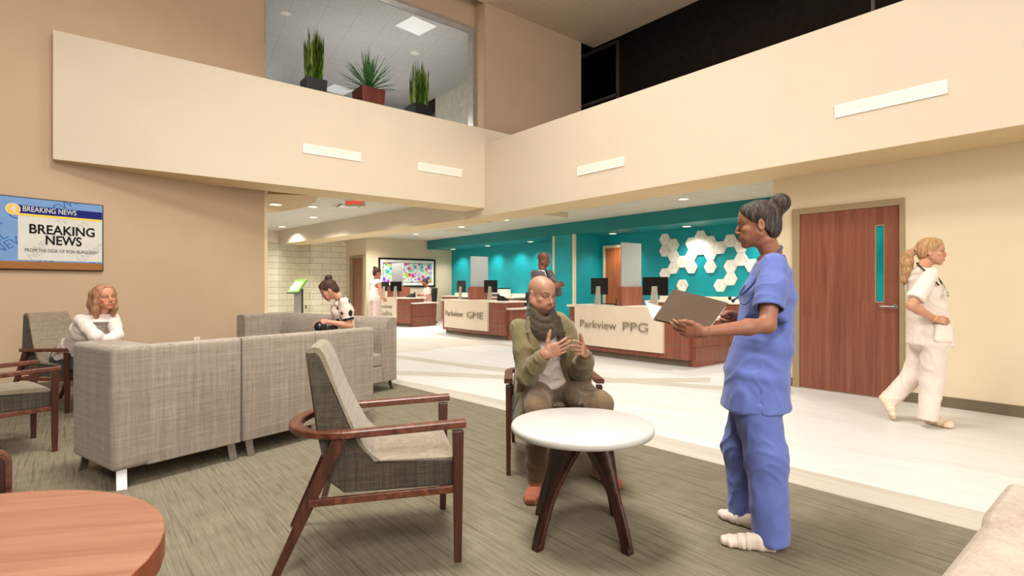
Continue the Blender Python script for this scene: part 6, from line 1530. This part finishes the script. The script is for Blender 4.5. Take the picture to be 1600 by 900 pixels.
# ---------------------------------------------------------------- nurse in white walking past the door
def white_nurse():
    T = 4.81; up = UP; base = G(1465, 668, .003)
    limbs = dict(elR=C(1424, 478, 4.62), wrR=C(1462, 499, 4.62), hR=dict(fd=V3(camdir(-12, -.15)), pn=V3(camdir(-90, .35)), curl=(20, 30, 20), thumb=(25, 20, 10, 10), sc=.88),
        elL=C(1432, 478, 5.0), wrL=C(1456, 502, 5.02), hL=dict(fd=V3(camdir(-5, -.2)), pn=V3(camdir(90, .2)), curl=(30, 40, 25), sc=.95),
        knR=C(1456, 598, 4.80), anR=C(1449, 653, 4.80), knL=C(1428, 585, 4.98), anL=C(1388, 626, 5.12))
    root, J = figure('blonde nurse in white scrubs walking to the right past the wooden door, hand in pocket', base, C(1455, 393.5, T), -34, -.02, C(1442, 420, T), -12, C(1440, 427, T), C(1448, 455, T), C(1451, 495, T), C(1453, 528, T), .15, .085, limbs, (198, 144, 114), (176, 104, 92), (130, 96, 64), hk=dict(neck_r=.043, nose=.95), torso=(.135, .09))
    R, hc = J['R'], J['hc']
    def ex(F2):
        F2.ell((0, -.105, .015), (.026, .03, .028), k=.02)
        F2.chain([(0, -.125, .01), (0, -.165, -.02), (.005, -.172, -.09), (.0, -.165, -.17), (.0, -.185, -.25), (0, -.195, -.30)], [.026, .04, .047, .042, .032, .012], k=.02)
    hm = local_mesh(hair_cap(.004, .010, extra=ex, lo=(-.12, -.26, -.34), low=-.36, line=((-.36, .2), (-.2, .2), (-.14, -.06), (-.06, -.05), (-.03, -.03), (-.01, -.012), (.01, .02), (.03, .042), (.055, .062), (.08, .075), (.13, .09))), hc, R)
    hair = wear('hair', hm, hair_mat('golden blonde hair', (132, 98, 64), (170, 130, 90), (196, 158, 118)), root)
    F_ = Field((-.06, -.17, -.04), (.06, -.06, .06), .003); F_.chain([(.026*math.cos(a), -.118+.008*math.sin(a), .012+.026*math.sin(a)) for a in np.linspace(0, 2*PI, 17)], [.007]*17)
    wear('hair_tie', local_mesh(F_, hc, R), M_blackpl, hair)
    m = cloth('white scrub cotton', (222, 208, 196), .85, .02)
    t = top('scrub_top', root, J, m, [('pel', -.04, .175, .165), ('pel', .07, .168, .150), ('waist', 0, .152, .132), ('chest', -.02, .155, .122), ('shc', -.05, .145, .085), ('shc', -.012, .125, .066), ('neck', -.012, .066, .06)], sleeve=.80, sr=(.058, .064, .070), hemcut=-.065, amp=.008, seed=11, vneck=.09)
    F_ = Field(*bbox([C(1470, 490, 4.65), C(1488, 540, 4.75)], .12), .005)
    c = V3(C(1474, 519, 4.64)); f = J['f']; F_.loft([(c-UP*.07, f, V3(camdir(-95)), .08, .035), (c+UP*.06, f, V3(camdir(-95)), .07, .03)], p=3); PQ = F_.mesh(); wear('pocket', (relax(*PQ, 2), PQ[1]), m, t)
    bottoms('scrub_trousers', root, J, m, rad=(.105, .085, .078), amp=.009, seed=12)
    ms = cloth('cream clog leather', (222, 196, 170), .55, .03)
    shoes(root, [(V3(G(1444, 660, .003)), V3(G(1489, 670, .003)), UP)], ms, .052, .075)
    hl, tp = V3(C(1371, 624, 5.13)), V3(G(1389, 655, .012)); d = (tp-hl)/np.linalg.norm(tp-hl); tp = hl+d*.235
    if tp[2] < .012: hl[2] += .012-tp[2]; tp[2] = .012
    shoes(root, [(hl, tp, V3(camdir(-20, .35)))], ms, .05, .072)
    st = thing('stethoscope', 'black stethoscope around the neck of the nurse in white scrubs', 'stethoscope', tuple(C(1460, 440, T))); o_ = Vector(st.location)
    pts = smooth_pts([C(1440, 414, 4.88), C(1433, 411, 4.80), C(1436, 415, 4.72), C(1445, 423, 4.665), C(1455, 433, 4.64), C(1467, 446, 4.63)], 30); autosmooth(obj('tubing', MB().tube([p-o_ for p in pts], .0075, 10), M_blackpl, st), 60)
    pts = smooth_pts([C(1448, 420, 4.88), C(1459, 427, 4.78), C(1472, 443, 4.68)], 20); autosmooth(obj('tubing', MB().tube([p-o_ for p in pts], .0075, 10), M_blackpl, st), 60)
    pts = smooth_pts([C(1472, 442, 4.68), C(1478, 452, 4.62), C(1481, 460, 4.60)], 16); autosmooth(obj('chest_tube', MB().tube([p-o_ for p in pts], .004, 8), M_steel, st), 60)
    autosmooth(obj('chest_piece', MB().lathe([(.018, -.006), (.02, 0), (.016, .006)], 20, Matrix.Translation(C(1481, 460, 4.59)-o_) @ Matrix.Rotation(1.4, 4, 'X')), M_steel, st), 40)
    w = J['wrR']; e = J['elR']; d = (w-e)/np.linalg.norm(w-e); c = w-d*.02; u = np.cross(d, UP); u /= np.linalg.norm(u); v = np.cross(d, u)
    wr = obj('wristband', MB().tube([Vector(c+u*.026*math.cos(a)+v*.026*math.sin(a))-root.location for a in np.linspace(0, 2*PI, 21)], .006, 8), plain('gold wristband', (214, 160, 84), .4), root)
white_nurse()
# ---------------------------------------------------------------- blonde woman leaning forward by the tan wall
def blonde():
    limbs = dict(elR=C(149, 526, 5.02), wrR=C(163, 534, 5.12), hR=dict(fd=V3(camdir(10, .0)), pn=V3(camdir(-90, .9)), curl=(20, 20, 15), sc=.95),
        elL=C(183, 524, 5.20), wrL=C(158, 536, 5.06), hL=dict(fd=V3(camdir(190, -.05)), pn=V3(camdir(-90, 1.2)), curl=(20, 20, 15), sc=.95),
        knR=C(158, 572, 5.25), anR=C(150, 650, 5.35), knL=C(172, 568, 5.55), anL=C(165, 640, 5.6))
    root, J = figure('blonde woman in a white sweater, seated and leaning forward by the tan wall', G(158, 652, .004), C(163, 464.5, 5.26), -24, .04, C(155, 488, 5.30), -25, C(152, 497, 5.32), C(143, 515, 5.36), C(129, 540, 5.50), C(112, 556, 5.62), .142, .09, limbs, (204, 142, 112), (186, 106, 94), (120, 84, 56), roll=-6, hk=dict(neck_r=.046, smile=.45, nose=.96), pk=dict(smile=.45), hh=.0035)
    R, hc = J['R'], J['hc']
    def ex(F2):
        for s_ in (1, -1):
            F2.chain([(s_*.05, .025, .085), (s_*.074, .018, .03), (s_*.078, .005, -.04), (s_*.080, -.01, -.11), (s_*.076, -.03, -.18)], [.02, .02, .024, .028, .02], k=.035)
            F2.chain([(s_*.05, -.06, .03), (s_*.06, -.07, -.06), (s_*.055, -.09, -.18)], [.05, .05, .04], k=.04)
        F2.chain([(0, -.09, .02), (0, -.10, -.07), (0, -.11, -.18)], [.05, .055, .045], k=.04)
    line = ((-.22, .035), (-.1, .04), (-.05, .035), (.0, .035), (.02, .045), (.04, .052), (.06, .062), (.085, .068), (.1, .074), (.13, .09))
    hm = local_mesh(hair_cap(.004, .011, line=line, extra=ex, lo=(-.15, -.2, -.24), low=-.21), hc, R)
    wear('hair', hm, hair_mat('strawberry blonde hair', (128, 88, 64), (160, 114, 86), (186, 142, 112)), root)
    top('sweater', root, J, cloth('white knit', (218, 204, 196), .95, .03), [('pel', -.02, .18, .145), ('waist', 0, .165, .13), ('chest', 0, .17, .13), ('shc', -.03, .155, .09), ('shc', .015, .11, .065)], sleeve=1.86, sr=(.057, .056, .054), amp=.010, seed=21, neckcut=(.06, .056))
    bottoms('trousers', root, J, cloth('dark navy trousers', (36, 34, 44), .9), rad=(.09, .07, .05), h=.008)
    for k_ in 'RL':
        a = J['an'+k_]; shoes(root, [(V3((a[0], a[1], .005))-J['f']*.06, V3((a[0], a[1], .005))+J['f']*.18, UP)], M_blackpl)
blonde()
# ---------------------------------------------------------------- woman in the polka dot shirt
def polka():
    limbs = dict(elL=C(546, 509, 6.28), wrL=C(512, 503, 6.16), hL=dict(fd=V3(camdir(182, .05)), pn=V3(camdir(-75, .9)), curl=(25, 30, 20), sc=.95),
        elR=C(530, 508, 6.62), wrR=C(508, 505, 6.30), hR=dict(fd=V3(camdir(200, .0)), pn=V3(camdir(80, .8)), curl=(30, 30, 20), sc=.95),
        knL=C(498, 536, 6.0), anL=C(492, 590, 6.0), knR=C(490, 534, 6.25), anR=C(484, 585, 6.3))
    root, J = figure('woman in a white shirt with black polka dots, seated on the sofa looking down', G(494, 597, .004), C(514, 453, 6.38), 196, -.62, C(530, 464, 6.42), 205, C(535, 470, 6.42), C(535, 485, 6.44), C(537, 510, 6.48), C(541, 535, 6.52), .15, .09, limbs, (196, 142, 116), (170, 92, 84), (52, 34, 28), hk=dict(neck_r=.042), hh=.0035)
    R, hc = J['R'], J['hc']
    def ex(F2): F2.ell((0, -.065, .125), (.045, .04, .035), k=.01); F2.ell((.01, -.085, .12), (.03, .03, .03), k=.008); F2.ell((0, -.07, -.02), (.055, .04, .055), k=.02)
    hm = local_mesh(hair_cap(.004, .009, line=((-.12, -.055), (-.06, -.05), (-.03, -.03), (-.01, -.012), (.008, .03), (.03, .052), (.055, .074), (.08, .085), (.13, .08)), extra=ex, lo=(-.12, -.2, -.13), low=-.09), hc, R)
    wear('hair', hm, hair_mat('dark brown hair', (38, 22, 18), (62, 40, 33), (92, 64, 54)), root)
    s = NT('polka dot jersey'); vz = s.n('ShaderNodeTexVoronoi'); vz.inputs['Scale'].default_value = 10.5; vz.inputs['Randomness'].default_value = .6; s.l(s.coord((1, 1, .72)), vz.inputs['Vector'])
    s.col(s.mix(s.math('LESS_THAN', vz.outputs['Distance'], .30), (214, 196, 182), (16, 13, 14))); s.set(Roughness=.85)
    t = top('polka_dot_shirt', root, J, s.m, [('pel', 0, .175, .135), ('waist', 0, .155, .12), ('chest', 0, .165, .125), ('shc', -.04, .155, .085), ('shc', .012, .1, .06)], sleeve=.72, sr=(.062, .064, .064), amp=.007, seed=31, neckcut=(.058, .054))
    for k in 'L':
        s_, e_ = J['sh'+k], J['el'+k]; c = lerp(s_, e_, .72); d = (e_-s_)/np.linalg.norm(e_-s_); F_ = Field(*bbox([c], .12), .005); F_.loft([(c-d*.012, J['r'], J['f'], .066, .066), (c+d*.01, J['r'], J['f'], .066, .066)], cap=.15); F_.cap(c-d*.1, c+d*.1, .056, op='s'); PQ = F_.mesh(); wear('sleeve_band', PQ, M_blackpl, t)
    bottoms('trousers', root, J, cloth('black trousers', (24, 22, 24), .9), rad=(.088, .066, .05), h=.008)
    for k_ in 'RL':
        a = J['an'+k_]; shoes(root, [(V3((a[0], a[1], .005))-J['f']*.05, V3((a[0], a[1], .005))+J['f']*.18, UP)], M_blackpl)
    bag = thing('handbag', 'black leather handbag on the lap of the polka dot woman', 'handbag', tuple(C(508, 515, 6.2)), 0); o_ = Vector(bag.location)
    F_ = Field(*bbox([C(494, 512, 6.15), C(526, 516, 6.3)], .16), .006); a, b = V3(C(497, 512, 6.14)), V3(C(523, 513, 6.28)); n_ = np.cross((b-a)/np.linalg.norm(b-a), UP)
    F_.loft([(a, UP, n_, .06, .05), ((a+b)/2+UP*.01, UP, n_, .085, .06), (b, UP, n_, .06, .05)], k=.02); P, Q = F_.mesh(); P = folds(relax(P, Q, 2), Q, .012, (14, 14, 14), 3)
    ml = plain('black leather', (16, 14, 15), .35); me = np_mesh('bag_body', [(P-V3(o_), Q, None)]); link('bag_body', me, ml, bag)
    c = (a+b)/2; autosmooth(obj('strap', MB().tube(smooth_pts([Vector(a+UP*.02)-o_, Vector(c+UP*.075+n_*.03)-o_, Vector(b+UP*.03)-o_], 16), .008, 8), ml, bag), 60)
    obj('clasp', MB().box(-.03, .03, -.012, .012, .03, .05, Matrix.Translation(Vector(c-n_*.06*np.sign(n_ @ V3(camdir(90))))-o_)), M_steel, bag, bevel=.003)
polka()
# ---------------------------------------------------------------- man in the grey suit
def suit():
    T = 8.5
    limbs = dict(elR=C(842, 458, 8.36), wrR=C(865, 447, 8.2), hR=dict(fd=V3(camdir(-15, .1)), pn=V3(camdir(-90, .2)), curl=(20, 25, 15), spread=9, sc=1.05),
        elL=C(872, 457, 8.62), wrL=C(872, 446, 8.35), hL=dict(fd=V3(camdir(-40, .25)), pn=V3(camdir(10, .5)), curl=(25, 30, 20), spread=9, sc=1.05),
        knR=C(846, 520, T), anR=C(843, 565, T), knL=C(860, 518, T+.2), anL=C(858, 562, T+.25))
    root, J = figure('bald man in a grey suit and tie standing behind the seated man, hands raised', G(851, 573, .004), C(849.5, 405.5, T), -28, -.03, C(847.5, 421, T), -42, C(847.5, 427.5, T), C(849, 440, T), C(850, 460, T), C(851, 474, T), .18, .095, limbs, (116, 72, 52), (110, 62, 52), (34, 22, 18), fem=False, hk=dict(neck_r=.056, jaw=1.1), pk=dict(hairtint=(98, 60, 44)), hh=.004, torso=(.165, .115))
    m = cloth('charcoal suit wool', (84, 76, 76), .85, .05)
    def op(F2):
        f, r = J['f'], J['r']; a = J['shc']+f*.15+UP*.02; b = J['waist']+f*.17+UP*.04
        F2.loft([(a, r, f, .055, .09), (b, r, f, .006, .09)], op='s', p=3)
    root_top = top('suit_jacket', root, J, m, [('pel', -.12, .205, .15), ('waist', 0, .185, .145), ('chest', 0, .2, .148), ('shc', -.03, .195, .1), ('shc', .015, .12, .07)], sleeve=1.9, sr=(.072, .066, .06), hemcut=-.1, amp=.007, seed=41, neckcut=(.068, .062), extra=op)
    top('shirt', root, {k: v for k, v in J.items() if k[:2] not in ('el', 'wr')}, cloth('white shirt', (226, 214, 204), .8, .02), [('pel', 0, .17, .125), ('waist', 0, .165, .125), ('chest', 0, .175, .125), ('shc', -.03, .15, .085), ('shc', .035, .072, .068)], amp=.002, neckcut=(.06, .056))
    F_ = Field(*bbox([J['shc'], J['waist']], .2), .005); f, r = J['f'], J['r']
    F_.loft([(J['neck']+f*.073-UP*.015, r, f, .022, .014), (J['chest']+f*.128, r, f, .032, .01), (J['waist']+f*.13, r, f, .036, .01)], p=3); PQ = F_.mesh(); wear('tie', PQ, cloth('dark tie', (36, 34, 40), .6), root)
    bottoms('suit_trousers', root, J, m, rad=(.098, .078, .066), h=.008)
    for k_ in 'RL':
        a = J['an'+k_]; b_ = V3((a[0], a[1], .005)); shoes(root, [(b_-J['f']*.07, b_+J['f']*.21, UP)], M_blackpl)
suit()
# ---------------------------------------------------------------- standing woman in white at the far desk
def visitor():
    T = 13.0
    limbs = dict(elR=C(594.5, 452, 12.85), wrR=C(597, 465, 12.75), hR=dict(fd=V3(camdir(0, -.9)), pn=V3(camdir(-60, .2)), curl=(25, 25, 20), sc=.95),
        elL=C(580, 451, 13.1), wrL=C(585, 462, 13.3), hL=dict(fd=V3(camdir(40, -.6)), pn=V3(camdir(120)), curl=(25, 25, 20), sc=.95),
        knR=C(588, 498, 12.95), anR=C(588, 523, 12.95), knL=C(582, 497, 13.15), anL=C(582, 522, 13.2))
    root, J = figure('woman in a white top and pale pink patterned trousers standing at the farthest desk', G(585, 530, .003), C(589.5, 426.5, T), 28, -.1, C(587, 435, T), 48, C(586.5, 438.5, T), C(586, 447, T), C(586, 459, T), C(586, 468, T), .135, .085, limbs, (190, 132, 104), (170, 90, 80), (50, 34, 28), hk=dict(neck_r=.042), hh=.005, h=.005, eyes=True, torso=(.112, .085))
    R, hc = J['R'], J['hc']
    def ex(F2): F2.ell((0, -.07, .115), (.045, .045, .04), k=.012); F2.ell((0, -.07, -.02), (.055, .04, .055), k=.02)
    wear('hair', local_mesh(hair_cap(.005, .009, extra=ex, lo=(-.12, -.2, -.13), low=-.09), hc, R), hair_mat('dark brown hair', (38, 22, 18), (62, 40, 33), (92, 64, 54)), root)
    top('top', root, J, cloth('white jersey', (228, 220, 214), .9, .02), [('pel', .02, .15, .115), ('waist', 0, .118, .095), ('chest', 0, .132, .10), ('shc', -.04, .13, .07), ('shc', .01, .08, .05)], sleeve=.28, sr=(.05, .05, .05), h=.008, amp=.006, seed=51)
    s = NT('pale pink patterned cotton'); vz = s.n('ShaderNodeTexVoronoi'); vz.inputs['Scale'].default_value = 10; s.l(s.coord(), vz.inputs['Vector']); s.col(s.mix(s.math('LESS_THAN', vz.outputs['Distance'], .3), (222, 198, 188), (210, 176, 168))); s.set(Roughness=.9)
    bottoms('trousers', root, J, s.m, rad=(.10, .085, .065), hip=(.155, .12), h=.009, amp=.012, seed=52)
    for k_ in 'RL':
        a = J['an'+k_]; b_ = V3((a[0], a[1], .005)); shoes(root, [(b_-J['f']*.05, b_+J['f']*.18, UP)], cloth('nude shoe', (210, 170, 150)))
visitor()
# ---------------------------------------------------------------- seated receptionist in pink
def receptionist():
    T = 18.2
    limbs = dict(elL=C(670, 459, 18.0), wrL=C(661, 461, 17.8), hL=dict(fd=V3(camdir(195)), pn=V3(camdir(-90, .8)), sc=.95), elR=C(663, 459, 18.5), wrR=C(658, 461, 18.1), hR=dict(fd=V3(camdir(195)), pn=V3(camdir(90, .8)), sc=.95),
        knL=C(658, 478, 18.1), anL=C(658, 495, 18.1), knR=C(658, 478, 18.4), anR=C(658, 495, 18.4))
    root, J = figure('woman in a pink jacket seated behind the farthest desk, facing left', G(660, 507.5, .004), C(664, 441, T), 197, -.1, C(666.5, 448, T), 205, C(667, 450.5, T), C(667, 457, T), C(667.5, 466, T), C(668, 474, T), .15, .09, limbs, (150, 96, 70), (140, 70, 62), (40, 26, 22), hh=.006, h=.006, hk=dict(neck_r=.042))
    R, hc = J['R'], J['hc']
    def ex(F2): F2.ell((0, -.06, .11), (.06, .055, .045), k=.02); F2.ell((0, -.07, -.02), (.055, .04, .055), k=.02)
    wear('hair', local_mesh(hair_cap(.006, .01, extra=ex, lo=(-.12, -.2, -.13), low=-.09), hc, R), hair_mat('dark brown hair', (38, 22, 18), (62, 40, 33), (92, 64, 54)), root)
    top('jacket', root, J, cloth('pink jacket', (234, 176, 164), .9, .03), [('pel', 0, .18, .14), ('waist', 0, .165, .13), ('chest', 0, .17, .13), ('shc', -.04, .16, .09), ('shc', .015, .1, .06)], sleeve=1.85, sr=(.06, .058, .055), h=.009, amp=.007, seed=61)
    bottoms('trousers', root, J, cloth('grey trousers', (90, 80, 80)), rad=(.09, .07, .055), h=.011)
    for k_ in 'RL':
        a = J['an'+k_]; b_ = V3((a[0], a[1], .005)); shoes(root, [(b_-J['f']*.05, b_+J['f']*.18, UP)], M_blackpl)
receptionist()
